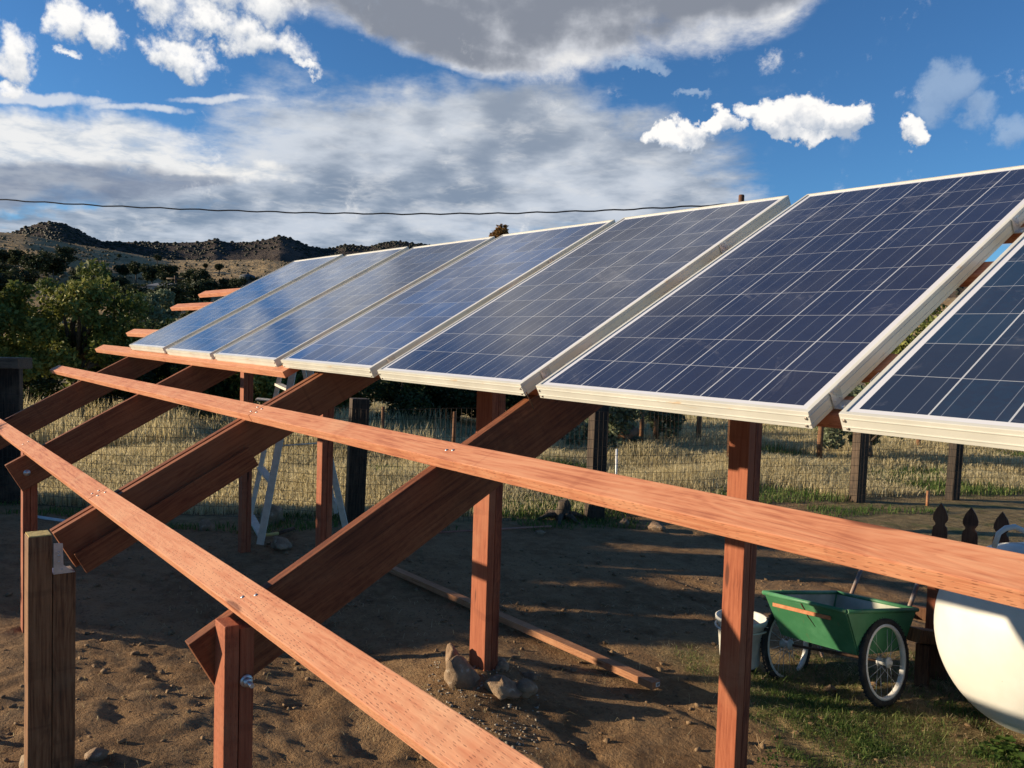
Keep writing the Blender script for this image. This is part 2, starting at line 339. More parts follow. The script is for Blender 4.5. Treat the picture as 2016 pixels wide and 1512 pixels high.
# ------------------------------------------------------------------ ground
g_f = [at(px, py, Z=0) for px, py in ((-260, 985), (20, 990), (690, 1030), (1170, 1021), (1688, 990), (1873, 985), (2150, 978))]
FL = np.array([[p.x, p.y] for p in g_f])
cr2 = np.array([CR.x, CR.y]) / math.hypot(CR.x, CR.y); cf2 = np.array([CF.x, CF.y]) / math.hypot(CF.x, CF.y); c2 = np.array([CC.x, CC.y])
def cam_uv(x, y):
    dx, dy = x - c2[0], y - c2[1]; return dx * cr2[0] + dy * cr2[1], dx * cf2[0] + dy * cf2[1]
_fu, _fv = cam_uv(FL[:, 0], FL[:, 1])
def beyond(x, y):                        # metres past the wire fence
    u, v = cam_uv(np.asarray(x, float), np.asarray(y, float)); return v - np.interp(u, _fu, _fv)
def vnoise(x, y, s, seed=0):
    r = np.random.default_rng(seed); T = r.random((64, 64)); x = np.asarray(x) * s; y = np.asarray(y) * s
    xi = np.floor(x).astype(int); yi = np.floor(y).astype(int); fx = x - xi; fy = y - yi; fx = fx * fx * (3 - 2 * fx); fy = fy * fy * (3 - 2 * fy)
    g = lambda a, b: T[a % 64, b % 64]
    return (g(xi, yi) * (1 - fx) + g(xi + 1, yi) * fx) * (1 - fy) + (g(xi, yi + 1) * (1 - fx) + g(xi + 1, yi + 1) * fx) * fy
def sstep(a, b, x): t_ = np.clip((x - a) / (b - a), 0, 1); return t_ * t_ * (3 - 2 * t_)
def gh(x, y):
    x = np.asarray(x, float); y = np.asarray(y, float); bd = beyond(x, y)
    near = sstep(0.5, -.8, bd)
    h = .10 * sstep(.6, -1.6, y) * near
    h += (vnoise(x, y, .35, 1) - .5) * .05
    a_, b_ = x * .8 + y * .6, -x * .6 + y * .8; wq = vnoise(x, y, 2.1, 40) * .5
    lump = (vnoise(a_, b_, 1.3, 2) - .5) * .03 + (vnoise(a_ + wq, b_ * 1.4 - wq, 3.3, 3) - .5) * .020 + (np.abs(vnoise(b_ + wq, a_, 7.5, 4) - .5)) * .026 + (vnoise(a_, b_ + wq, 17, 5) - .5) * .012 + (vnoise(x, y, 31, 7) - .5) * .006
    tracks = -.018 * sstep(.72, .80, vnoise(x * .8, y * 2.2, 3.0, 9))
    h += (lump * (.45 + .75 * sstep(2.0, .2, y)) + tracks * .8) * near
    h -= .06 * np.exp(-((x - 4.05) ** 2 + (y - 2.85) ** 2) / .12)
    h += .10 * np.exp(-((x - 3.0) ** 2 + (y - .95) ** 2) / .22)
    h += (vnoise(x, y, .05, 6) - .5) * 1.0 * sstep(12, 60, bd) - .55 * sstep(8, 45, bd)
    return h
def gz(x, y): return float(gh(np.array([x]), np.array([y]))[0])
def axis_coords(lo, hi, step, far):
    a = list(np.arange(lo, hi, step)); s = step; p = a[-1]
    out = []
    while p < far: s *= 1.12; p += s; out.append(p)
    s = step; p = a[0]; pre = []
    while p > -far: s *= 1.12; p -= s; pre.append(p)
    return np.array(pre[::-1] + a + out)
gx = axis_coords(-2.0, 6.6, .032, 1500); gy = axis_coords(-1.6, 6.2, .032, 1500)
GX, GY = np.meshgrid(gx, gy, indexing='ij'); H = gh(GX, GY)
V = np.stack([GX, GY, H], -1).reshape(-1, 3); nx, ny = len(gx), len(gy)
I = np.arange(nx * ny).reshape(nx, ny); F = np.stack([I[:-1, :-1], I[1:, :-1], I[1:, 1:], I[:-1, 1:]], -1).reshape(-1, 4)
def grassy(x, y):
    bd = beyond(x, y); g = sstep(-.7, .5, bd + (vnoise(x, y, 1.3, 12) - .5) * 1.6)
    u, v = cam_uv(x, y)
    # weedy patch under and before the cart and tank
    w_ = sstep(.9, 1.5, u + (vnoise(x, y, 1.6, 13) - .5) * 1.0) * sstep(5.9, 5.2, v) * .9
    w2 = sstep(3.4, 4.2, u) * sstep(6.2, 7.2, v)
    return np.clip(np.maximum(np.maximum(g, w_), w2), 0, 1)
GR = grassy(GX, GY)
def m_ground():
    m, t, b = M('soil_and_stubble', .92, 0, .15); p = geopos(t)
    g = t.node('ShaderNodeAttribute', attribute_name='rnd').outputs['Fac']
    n1 = t.noise(p, 1.1, 7, .6); n2 = t.noise(p, 7.5, 8, .65); n3 = t.noise(p, 42, 5, .65)
    c = t.mix(t.ss(n1, .36, .66), (.175, .098, .045), (.27, .165, .082)); c = t.mix(t.ss(n2, .35, .68, 0, .6), c, (.33, .215, .112))
    c = t.mix(t.ss(n3, .52, .66, 0, .5), c, (.080, .044, .022)); c = t.mix(t.ss(t.noise(p, 90, 3, .6), .66, .72, 0, .6), c, (.38, .28, .17))
    dry = t.mix(t.ss(n2, .35, .65), (.19, .135, .065), (.30, .225, .11)); dry = t.mix(t.ss(t.noise(p, 2.3, 5, .6), .5, .66, 0, .7), dry, (.085, .105, .035))
    far = t.mix(t.ss(t.noise(p, .09, 6, .6), .4, .62), (.30, .22, .12), (.20, .17, .085))
    dist = t.ss(t.vm('DISTANCE', p, tuple(CC), 1), 25, 60)
    dry = t.mix(dist, dry, far)
    c = t.mix(g, c, dry); t.l.new(c, b.inputs['Base Color'])
    h = t.m('ADD', t.m('MULTIPLY', n2, .6), t.m('ADD', t.m('MULTIPLY', n3, .32), t.m('MULTIPLY', t.noise(p, 150, 3, .6), .14)))
    bump(t, b, h, 1.0, .06); return m
GROUND = m_ground()
struct(obj('ground', mesh_np('ground', V, F, GROUND, GR.ravel(), True)))

# grass blades ---------------------------------------------------------------
def blades(name, x, y, h, w, lean=.5, mat=None, rn=None, z=None):
    n = len(x); z = gh(x, y) if z is None else z; a = rng.random(n) * 6.283; l = lean * h * rng.random(n)
    la = rng.random(n) * 6.283; lx, ly = np.cos(la) * l, np.sin(la) * l; wx, wy = np.cos(a) * w / 2, np.sin(a) * w / 2
    P = np.empty((n, 5, 3)); zz = z - .01
    P[:, 0] = np.stack([x - wx, y - wy, zz], -1); P[:, 1] = np.stack([x + wx, y + wy, zz], -1)
    P[:, 2] = np.stack([x + wx * .7 + lx * .35, y + wy * .7 + ly * .35, zz + h * .6], -1); P[:, 3] = np.stack([x - wx * .7 + lx * .35, y - wy * .7 + ly * .35, zz + h * .6], -1)
    P[:, 4] = np.stack([x + lx, y + ly, zz + h * (1 - .25 * lean)], -1)
    i = np.arange(n)[:, None] * 5; F = np.concatenate([i + [0, 1, 2], i + [0, 2, 3], i + [3, 2, 4]])
    r = rng.random(n) if rn is None else rn
    return obj(name, mesh_np(name, P.reshape(-1, 3), F, mat, np.repeat(r, 5)))
def scatter_uv(n, u0, u1, v0, v1, pw=1.0):
    u = rng.uniform(-1, 1, n); v = v0 + (v1 - v0) * rng.random(n) ** pw
    uu = u0 * v / v1 + (u1 - u0) * v / v1 * (u + 1) / 2 if False else rng.uniform(u0, u1, n)
    return c2[0] + uu * cr2[0] + v * cf2[0], c2[1] + uu * cr2[1] + v * cf2[1]
def field(n, v0, v1, pw):
    v = v0 + (v1 - v0) * rng.random(n) ** pw; u = rng.uniform(-.66, .66, n) * v
    return c2[0] + u * cr2[0] + v * cf2[0], c2[1] + u * cr2[1] + v * cf2[1]
x, y = field(230000, 8.6, 26, 1.5); bd = beyond(x, y); u_, v_ = cam_uv(x, y)
den = vnoise(x, y, .8, 21) * .7 + vnoise(x, y, 2.6, 22) * .5
k = (bd > -.1 + .5 * vnoise(x, y, 1.9, 20)) & (rng.random(len(x)) < .35 + den); x, y, bd, v_, den = x[k], y[k], bd[k], v_[k], den[k]
h = (.10 + .24 * vnoise(x, y, .9, 23) * rng.uniform(.5, 1.3, len(x))) * (.7 + .6 * sstep(0, 3, bd)); 
green = (sstep(.62, .85, vnoise(x, y, .75, 24) + .22 * sstep(1.6, 0, bd)) > rng.random(len(x)))
w = .0045 + .0006 * v_
tag(blades('dry_grass', x[~green], y[~green], h[~green], w[~green], .9, G_DRY), 'dry straw coloured grass filling the pasture behind the wire fence', 'grass', kind='stuff')
tag(blades('green_grass', x[green], y[green], h[green] * .75, w[green], .8, G_MIX), 'fresh green grass tufts among the dry pasture grass', 'grass', kind='stuff')
# tall pale bunches at the foot of the dark thicket
x, y = field(26000, 13.5, 18, 1); k = (vnoise(x, y, 1.1, 31) > .5) & (cam_uv(x, y)[0] < -1.2); x, y = x[k], y[k]
tag(blades('tall_grass', x, y, rng.uniform(.35, .75, len(x)), np.full(len(x), .016), .5, G_DRY), 'pale tall bunch grass in front of the dark thicket', 'grass', kind='stuff')
# green strip along the fence base, weeds round cart and tank
x, y = field(60000, 7.4, 10.6, 1); bd = beyond(x, y); u_, v_ = cam_uv(x, y)
k = (bd > -.95 + .5 * vnoise(x, y, .9, 38)) & (bd < .4) & (vnoise(x, y, 1.4, 33) > .46) & (rng.random(len(x)) < .6); x, y, u_ = x[k], y[k], u_[k]
tag(blades('fence_line_grass', x, y, rng.uniform(.03, .11, len(x)), np.full(len(x), .009), .9, G_MIX, rng.random(len(x)) * .75), 'short bright green grass along the foot of the wire fence', 'grass', kind='stuff')
x, y = scatter_uv(120000, .7, 3.6, 2.9, 6.2); gg = grassy(x, y); k = (gg > .35) & (vnoise(x, y, 2.6, 34) * gg * .7 + vnoise(x, y, 6.5, 37) * .3 + rng.random(len(x)) * .25 > .55); x, y = x[k], y[k]
tag(blades('weeds', x, y, rng.uniform(.008, .05, len(x)) * (1 + 1.6 * (rng.random(len(x)) > .97)), np.full(len(x), .0042), 1.8, m_leaf('weed_green', (.06, .11, .022), (.13, .18, .045), (.34, .32, .14), .35), np.clip(rng.random(len(x)) * .7 + .4 * vnoise(x, y, 1.3, 35), 0, 1)), 'low green weeds and clover on the soil round the cart', 'weeds', kind='stuff')
cl = []
for px, py, n_, r_ in ((1575, 1365, 900, .16), (1660, 1440, 1500, .22), (1720, 1475, 1500, .20), (1850, 1350, 1500, .22), (1900, 1400, 1200, .2), (1560, 1470, 500, .12), (1780, 1500, 900, .2), (1640, 1385, 700, .18), (1990, 1500, 900, .15), (1620, 1490, 800, .15)):
    q = at(px, py, Z=0); rr_ = r_ * np.sqrt(rng.random(n_)) * rng.uniform(.3, 1.2, n_); aa = rng.random(n_) * 6.283; cl.append(np.stack([q.x + rr_ * np.cos(aa) * 1.5, q.y + rr_ * np.sin(aa)], -1))
cl = np.concatenate(cl); cl = cl[vnoise(cl[:, 0], cl[:, 1], 7, 39) + rng.random(len(cl)) * .4 > .72]; x, y = cl[:, 0], cl[:, 1]
tag(blades('grass_tufts', x, y, rng.uniform(.015, .07, len(x)), np.full(len(x), .0045), 1.5, G_MIX, rng.random(len(x)) ** 1.5), 'brighter green grass tufts in patches in front of the cart and tank', 'grass', kind='stuff')
x, y = scatter_uv(26000, -2.5, 3.4, 2.4, 6.4); k = (grassy(x, y) > .4) & (rng.random(len(x)) < .9) | (rng.random(len(x)) < .10); x, y = x[k], y[k]
tag(blades('dry_stems', x, y, rng.uniform(.01, .07, len(x)), np.full(len(x), .0022), 2.6, G_DRY), 'thin dry straw scattered over the bare soil', 'straw', kind='stuff')

def blob_np(r, n=1, seed=0, rough=.35, sq=(1, 1, 1)):
    b = bmesh.new(); bmesh.ops.create_icosphere(b, subdivisions=n, radius=1); rr = random.Random(seed); off = Vector((rr.random() * 9, rr.random() * 9, rr.random() * 9))
    from mathutils import noise as mn
    for v in b.verts:
        k_ = 1 + rough * mn.noise(v.co * 1.3 + off) * 1.6 + rough * .5 * mn.noise(v.co * 3.1 + off)
        v.co = Vector((v.co.x * r * sq[0] * k_, v.co.y * r * sq[1] * k_, v.co.z * r * sq[2] * k_))
    V = np.array([v.co[:] for v in b.verts]); F = np.array([[q.index for q in f.verts] for f in b.faces]); b.free(); return V, F
# clods and pebbles
protos = [blob_np(1, 1, s, .8, (1, .75, .6)) for s in range(5)]
def clods(name, pts, sizes, mat):
    VV, FF, o_ = [], [], 0
    for i, ((px, py), s) in enumerate(zip(pts, sizes)):
        V0, F0 = protos[i % 5]; a = random.random() * 6.28; c_, s_ = math.cos(a), math.sin(a); R = np.array([[c_, -s_, 0], [s_, c_, 0], [0, 0, 1]])
        VV.append(V0 @ R.T * s + [px, py, gz(px, py) + s * .2]); FF.append(F0 + o_); o_ += len(V0)
    return obj(name, mesh_np(name, np.concatenate(VV), np.concatenate(FF), mat))
x, y = scatter_uv(5200, -3.6, 2.6, 2.4, 8.0); k = beyond(x, y) < .2; x, y = x[k], y[k]
SOILC = simple('soil_clod', (.13, .078, .04), (.28, .185, .10), 30, .95, 0, .5, .01)
tag(clods('soil_clods', list(zip(x, y)), .003 + .024 * rng.random(len(x)) ** 7, SOILC), 'small clods and pebbles strewn over the bare brown soil', 'clods', kind='stuff')

# ------------------------------------------------------------------ array geometry
TH = .51045; EY = Vector((0, math.cos(TH), math.sin(TH))); EX = Vector((1, 0, -.0015)).normalized(); EN = EX.cross(EY).normalized(); T = .046
OFF = Vector((0, 0, Z0))
def pl(x, v, n): return OFF + EX * x + EY * v + EN * n
def solid_board(name, p0, p1, w, th, mat, up, label, cat, group=None, bev=.0025, wob=.0):
    """board from p0 to p1 (its near top edge), w along side direction, th down; own local grain axis x"""
    x = (p1 - p0).normalized(); z = (up - x * up.dot(x)).normalized(); y = z.cross(x); L = (p1 - p0).length
    bm = bmesh.new(); add_box(bm, (0, 0, -th), (L, w, 0), None, bev)
    o = obj(name, bm, None, mat); o.matrix_world = frame_mat(p0, x, y, z)
    return tag(o, label, cat, group)
GP = 'flat purlin boards laid along the rafters'
def purlin(x0, x1, v0, v1, label, cut=0.0):
    f = lambda x: v0 + (v1 - v0) * (x + 2) / 8.0
    o = solid_board('purlin', pl(x0, f(x0), -T), pl(x1, f(x1), -T), .089, .038, RED, EN, label, 'purlin', GP)
    return o
A0, A1 = -1.195, -1.112
pA = [purlin(-2.05, .945, A0, A1, 'left end section of the lowest foreground red board, running out of the frame'),
      purlin(.949, 2.895, A0, A1, 'short middle section of the lowest red board, between its two butt joints'),
      purlin(2.899, 6.75, A0, A1, 'long near section of the lowest red board, broad across the bottom of the photo')]
pB = [purlin(-2.03, 3.045, -.459, -.375, 'left section of the second red board from below, its left end in open air'),
      purlin(3.049, 7.6, -.459, -.375, 'right section of the second red board, passing in front of the cart and white tank')]
pC = purlin(-1.92, 2.646, -.042, -.030, 'red board under the lower frames of the farthest solar panels, sticking out left')
pC2 = purlin(2.65, 7.6, .052, .068, 'red board under the nearest panels, seen in the gap between the two nearest')
pD = purlin(-1.97, 7.6, .285, .285, 'red board sticking out left just above the lowest panel corner')
pE = purlin(-2.25, 7.6, .845, .845, 'red board sticking out left of the panels, second from the top')
pF = purlin(-2.2, 7.6, 1.15, 1.15, 'topmost red board sticking out left of the panels, orange in the sun')
def nail(parent, x, y):                      # splice nails/screws on the board face
    b = bmesh.new(); add_lathe(b, [(0, .0022), (.0045, .002), (.005, 0)], 10); o = obj('nail_head', b, parent, STEEL); o.location = (x, y, .0003); return o
for p, L in ((pA[0], [(2.95, .03), (2.96, .062)]), (pA[1], [(1.90, .028), (1.915, .055)]), (pA[2], [(.03, .035), (.045, .065), (1.76, .035), (1.80, .06)]), (pB[0], [(5.045, .028), (5.04, .066)]), (pB[1], [(.03, .03), (.028, .06), (1.60, .045), (1.63, .05)])):
    for q in L: nail(p, *q)

# rafters
GRF = 'sloping rafters under the purlins'
def rafter(x, v0, v1, label, depth=.19, top=-.084, th=.038, bolt=True, name='rafter'):
    p0 = pl(x, v0, top); p1 = pl(x, v1, top)
    xx = (p1 - p0).normalized(); z = EN; y = z.cross(xx)         # y points to -X
    bm = bmesh.new(); add_box(bm, (0, 0, -depth), ((p1 - p0).length, th, 0), None, .0025)
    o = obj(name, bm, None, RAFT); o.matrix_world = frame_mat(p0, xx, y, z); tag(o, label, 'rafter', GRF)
    return o
def bolt_head(parent, x, y, z, n=(0, -1, 0)):
    b = bmesh.new(); add_lathe(b, [(0, .014), (.011, .013), (.012, .004), (.019, .003), (.020, 0)], 12, Matrix.Rotation(math.pi / 2, 4, 'X'))
    o = obj('bolt', b, parent, STEEL); o.location = (x, y, z); return o
R1 = rafter(-.70, -1.33, 1.50, 'farthest sloping rafter, running to the left edge of the photo')
R2 = rafter(1.05, -1.285, 1.50, 'second farthest rafter, its cut lower end bolted to a red post at far left'); bolt_head(R2, .075, 0, -.10)
R3 = rafter(2.955, -1.33, 1.50, 'near board of the doubled rafter held in the metal hanger', depth=.178)
R3b = rafter(2.895, -1.33, 1.50, 'far board of the doubled rafter held in the metal hanger', depth=.184)
R4 = rafter(4.625, -1.262, 1.50, 'nearest rafter, its cut lower end behind the short red front post', depth=.195)
o = rafter(2.985, -1.31, -.46, 'stiffening board under the doubled rafter, square lower end beside the metal hanger', depth=.10, top=-.20, th=.028, name='stiffener_board'); o['category'] = 'board'; o['group'] = 'loose boards'; del o['group']

# posts
GPO = 'red upright support posts'
def post(xr, y, z0, z1, wx=.089, wy=.089, label='', mat=None, seam=True, lean=0, name='support_post', cat='post', group=GPO, tops=None):
    """xr = x of the +X face, y = y of the -Y face"""
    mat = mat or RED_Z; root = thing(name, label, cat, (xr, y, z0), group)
    if seam:
        for i, (a, b_) in enumerate(((0, wy / 2 - .001), (wy / 2 + .001, wy))):
            bm = box((-wx, a, -.25), (0, b_, (z1 if not tops else tops[i]) - z0), .003); obj('board', bm, root, mat)
    else: obj('timber', box((-wx, 0, -.25), (0, wy, z1 - z0), .004), root, mat)
    root.rotation_euler = (0, lean, 0); return root
pq = at(471, 1078, Y=.92); post(pq.x + .05, .92, 0, Z0 + .30, label='rear post behind the stepladder, third from the right and farthest back')
pq = at(633, 950, Y=.90); post(pq.x, .90, 0, Z0 + .30, label='rear red post in front of the stepladder legs')
pq = at(958, 1150, Y=1.02); P925 = post(pq.x, 1.02, .05, Z0 + .33, .150, .095, label='rear post standing in a ring of rocks, sunlit on its left face')
pq = at(1463, 1130, Y=1.25); P1440 = post(pq.x, 1.25, 0, Z0 + .36, .105, .089, label='tall bright red post at right, beside the green cart')
pq = at(45, 1000, X=1.008); post(1.008, pq.y, 0, Z0 - .625, label='thin red front post at the left edge under a rafter end', wy=.08)
pq = at(443, 1235, X=4.700); PF = post(4.700, pq.y, 0, pq.z, .080, .080, label='short red front post in the foreground with a steel bolt', tops=(pq.z, pq.z - .012))
b = bmesh.new(); add_tube(b, [(0, 0, 0), (.045, 0, 0)], .006, 8); add_lathe(b, [(.006, 0), (.013, .001), (.013, .011), (.006, .012)], 6, Matrix.Translation((.008, 0, 0)) @ Matrix.Rotation(math.pi / 2, 4, 'Y')); add_lathe(b, [(.006, 0), (.017, 0), (.017, .003), (.006, .003)], 16, Matrix.Translation((.001, 0, 0)) @ Matrix.Rotation(math.pi / 2, 4, 'Y'))
bo = obj('bolt', b, PF, STEEL); bo.location = (0.002, .058, -.155 + PF.location.z * 0 + pq.z)
# weathered pair carrying the doubled rafter
pw = at(104, 1054, X=3.07); wz = pw.z
WP = thing('weathered_post', 'tall weathered grey brown post with a yellowish sawn top at lower left', 'post', (3.07, pw.y, 0), 'weathered posts at the hanger')
obj('timber', box((-.10, -.088, -.25), (0, -.001, wz), .005), WP, OLDW)
W2 = thing('weathered_post', 'shorter weathered post under the metal hanger, right beside the taller one', 'post', (3.07, pw.y, 0), 'weathered posts at the hanger')
obj('timber', box((-.10, .001, -.25), (0, .086, at(140, 1126, X=3.07).z), .005), W2, OLDW)
# yellow sawn top with chips
CUT = simple('fresh_cut_end', (.42, .30, .10), (.62, .50, .20), 40, .9, 0, .6, .004)
obj('sawn_top', box((-.097, -.085, wz - .0005), (-.003, -.004, wz + .004), .001), WP, CUT, label='rough yellowish sawn end')
hz0 = at(140, 1126, X=3.07).z
hg = thing('joist_hanger', 'grey metal hanger plate joining the doubled rafter to the weathered post', 'bracket', (3.078, pw.y + .002, hz0))
bm = bmesh.new(); pts = [(0, 0), (.075, 0), (.055, .018), (.036, .035), (.033, .125), (.0, .128)]
f = [bm.verts.new((.0, a, c_)) for a, c_ in pts]; fb = [bm.verts.new((-.003, a, c_)) for a, c_ in pts]
bm.faces.new(f); bm.faces.new(fb[::-1])
for i in range(6): bm.faces.new((f[i], fb[i], fb[(i + 1) % 6], f[(i + 1) % 6]))
bmesh.ops.recalc_face_normals(bm, faces=bm.faces); obj('side_plate', bm, hg, ALU)
obj('seat_plate', box((-.10, 0, .0), (-.001, .078, .003)), hg, ALU)
for a, c_ in ((.018, .09), (.02, .05), (.02, .075), (.03, .018)):
    b = bmesh.new(); add_lathe(b, [(0, .003), (.004, .0025), (.0045, 0)], 8, Matrix.Rotation(math.pi / 2, 4, 'Y')); q = obj('nail_head', b, hg, STEEL); q.location = (.0005, a, c_)

# ------------------------------------------------------------------ solar panels
SCREW = simple('screw_head', (.20, .15, .11), (.42, .38, .33), 60, .5, .6, 0)
def make_panel_meshes():
    fr = bmesh.new(); h = T; lip = .012
    for (lo, hi) in (((0, 0, -h), (PW, lip, 0)), ((0, PH - lip, -h), (PW, PH, 0)), ((0, lip, -h), (lip, PH - lip, 0)), ((PW - lip, lip, -h), (PW, PH - lip, 0))): add_box(fr, lo, hi, None, .0012)
    for z in (-.012, -.034):                                 # extrusion ridges
        add_box(fr, (.002, -.0018, z - .001), (PW - .002, .0005, z + .001)); add_box(fr, (PW - .0005, .002, z - .001), (PW + .0018, PH - .002, z + .001))
    for (lo, hi) in (((lip, lip, -h), (PW - lip, .03, -h + .002)), ((lip, PH - .03, -h), (PW - lip, PH - lip, -h + .002))): add_box(fr, lo, hi)
    gl = box((lip + .0005, lip + .0005, -.009), (PW - lip - .0005, PH - lip - .0005, -.0035))
    r_ = []
    for b_, n_, m_ in ((fr, 'frame', FRM), (gl, 'glass', CELL)):
        me = bpy.data.meshes.new(n_); b_.to_mesh(me); b_.free(); me.materials.append(m_); r_.append(me)
    sc = bmesh.new(); add_lathe(sc, [(0, .0022), (.0035, .002), (.0045, 0)], 10, Matrix.Rotation(math.pi / 2, 4, 'X')); me = bpy.data.meshes.new('screw'); sc.to_mesh(me); sc.free(); me.materials.append(SCREW); r_.append(me)
    bk = bmesh.new(); add_box(bk, (0, 0, -T + .001), (.003, .042, .0015), None, .001); add_box(bk, (.003, 0, -T + .001), (.050, .042, -T + .004), None, .001)
    for yy, zz in ((.012, -.008), (.03, -.008), (.021, -.018), (.012, -.028), (.03, -.028)):
        add_lathe(bk, [(0, .0012), (.0032, .001), (.0034, 0)], 8, Matrix.Translation((.003, yy, zz)) @ Matrix.Rotation(math.pi / 2, 4, 'Y'))
    for xx, yy in ((.018, .012), (.035, .03)): add_lathe(bk, [(0, .004), (.005, .003), (.006, 0)], 8, Matrix.Translation((xx, yy, -T + .004)))
    me = bpy.data.meshes.new('bracket'); bk.to_mesh(me); bk.free(); me.materials.append(ALU); r_.append(me); return r_
mF, mG, mS, mB = make_panel_meshes()
PX = [-.649, .418, 1.493, 2.579, 3.66, 4.757, 5.831]; DV = [.002, .002, .002, .007, 0, -.010, -.004]
NB = [.006, -.003, -.004, -.002, -.002, .006, .007]; NTp = [.017, .006, -.004, -.002, .004, .001, -.004]
plabels = ['farthest solar panel, at the left end of the row, pale with sky glare', 'second solar panel from the far left end, pale blue with white scratches',
           'third solar panel from the left, greyish blue', 'clear blue solar panel in the middle, below the autumn tree top',
           'dark solar panel with a brown post top rising behind its upper edge', 'largest complete dark solar panel, with rust stains on its lower frame',
           'nearest solar panel, cut off by the right edge, with swirled smears on its glass']
for i in range(7):
    o0 = pl(PX[i], DV[i], NB[i] + .001); o1 = pl(PX[i], DV[i] + PH, NTp[i] + .001); yy = (o1 - o0).normalized(); zz = EX.cross(yy).normalized(); xx = yy.cross(zz)
    pn = thing('solar_panel', plabels[i], 'solar panel', group='solar panels in the tilted row', mw=frame_mat(o0, xx, yy, zz))
    obj('frame', mF, pn); g_ = obj('glass', mG, pn)
    g_.color = [(.026, .066, .17, 1), (.026, .066, .17, 1), (.020, .052, .14, 1), (.006, .055, .20, 1), (.016, .030, .080, 1), (.024, .032, .068, 1), (.020, .040, .075, 1)][i]
    for sx, szz in ((.010, -.018), (.014, -.038), (PW - .010, -.018), (PW - .014, -.038)):
        s = obj('screw', mS, pn); s.location = (sx, -.0002, szz)
    for v in (.09, 1.13):
        s = obj('mounting_bracket', mB, pn); s.location = (PW + .002, v, 0)
        q = obj('mounting_bracket', mB, pn); q.location = (-.002, v + .10, -.0); q.rotation_euler = (0, 0, math.pi)
        q.scale = (.45, 1, .8)
# loose nail below panel
q = tag(obj('hanging_nail', tube([at(1036, 772, X=4.80), at(1051, 805, X=4.76)], [.002, .002], 6), None, DARKM), 'long bent nail hanging between two panels above the nearest rafter', 'nail')

# ------------------------------------------------------------------ tree builders
def leaf_cloud(centers, radii, n, size, seed=0, flat=1.0):
    r = np.random.default_rng(seed); centers = np.array(centers); radii = np.array(radii); wts = radii ** 2; wts /= wts.sum()
    ci = r.choice(len(centers), n, p=wts); d = r.normal(size=(n, 3)); d /= np.linalg.norm(d, axis=1)[:, None]
    rad = radii[ci] * r.random(n) ** .38; P = centers[ci] + d * rad[:, None] * [1, 1, flat]
    a = r.normal(size=(n, 3)); a /= np.linalg.norm(a, axis=1)[:, None]; b = np.cross(a, r.normal(size=(n, 3))); b /= np.linalg.norm(b, axis=1)[:, None]
    s = size * r.uniform(.6, 1.4, n)[:, None]; V = np.stack([P - a * s, P - b * s * .5, P + a * s, P + b * s * .5], 1).reshape(-1, 3)
    F = np.arange(4 * n).reshape(n, 4); cl = r.random(len(centers))[ci] * .45 + r.random(n) * .55; return V, F, np.repeat(cl, 4)
def crown_clumps(w, h, z0, n, seed, rr=(.22, .42)):
    r = random.Random(seed); c, ra = [], []
    for i in range(n):
        while True:
            p = Vector((r.uniform(-1, 1), r.uniform(-1, 1), r.uniform(-1, 1)))
            if .25 < p.length < 1: break
        k = r.uniform(*rr); c.append((p.x * w * (1 - k * .6), p.y * w * (1 - k * .6), z0 + (p.z * .5 + .5) * h)); ra.append(k * w)
    return c, ra
def tree(loc, w, h, z0, label, leaf, name='tree', cat='tree', nclump=16, nleaf=6000, size=.07, seed=1, trunk_r=.12, group=None, flat=.75, rr=(.22, .42), lean=(0, 0), limbs=6, sc=None):
    root = thing(name, label, cat, loc, group); c, ra = crown_clumps(w, h, z0, nclump, seed, rr)
    V, F, rn = leaf_cloud(c, ra, nleaf, size, seed, flat); obj('crown', mesh_np('crown', V, F, leaf, rn), root)
    bm = bmesh.new(); r = random.Random(seed + 5); top = Vector((lean[0], lean[1], z0 + h * .45))
    add_tube(bm, [(0, 0, -.4), (.02, .03, z0 * .5), top * .6 + Vector((0, 0, .1)), top], [trunk_r * 1.3, trunk_r, trunk_r * .75, trunk_r * .4], 8)
    for k in sorted(range(len(c)), key=lambda i: r.random())[:limbs]:
        s = top * r.uniform(.35, .8); e = Vector(c[k]); mid_ = (s + e) / 2 + Vector((r.uniform(-.2, .2), r.uniform(-.2, .2), r.uniform(0, .3))) * w * .4
        add_tube(bm, [s, mid_, e], [trunk_r * .5, trunk_r * .3, trunk_r * .1], 6)
    obj('trunk', bm, root, BARK); return root
def gnd(px, py): p = at(px, py, Z=0); return p
def base_at(px, depth):
    p = at(px, 700, depth=depth); return (p.x, p.y, gz(p.x, p.y))
def copy_tree(o, loc, rz, s, label):
    c = o.copy(); COL.objects.link(c); c.location = loc; c.rotation_euler = (0, 0, rz); c.scale = s if isinstance(s, tuple) else (s, s, s); c['label'] = label
    for ch in o.children:
        k = ch.copy(); COL.objects.link(k); k.parent = c; k.matrix_parent_inverse = ch.matrix_parent_inverse
    return c
GT = 'trees and shrubs of the thicket behind the pasture'
tree(base_at(150, 17), 1.45, 2.45, .80, 'big rounded oak with yellow green top at left', L_OAK, 'oak_tree', nclump=46, nleaf=15000, size=.052, seed=3, trunk_r=.13, group=GT, limbs=26, rr=(.14, .34))
tree(base_at(-15, 15.5), 1.0, 2.0, .80, 'oak cut off by the left edge behind the capped fence post', L_OAK, 'oak_tree', nclump=24, nleaf=11000, size=.055, seed=4, group=GT, limbs=9)
tree(base_at(302, 25), .78, 1.6, 1.75, 'small silvery green tree with fluffy sunlit top left of the panels', L_SAGE, 'silver_tree', nclump=20, nleaf=6500, size=.055, seed=6, trunk_r=.07, group=GT, limbs=10)
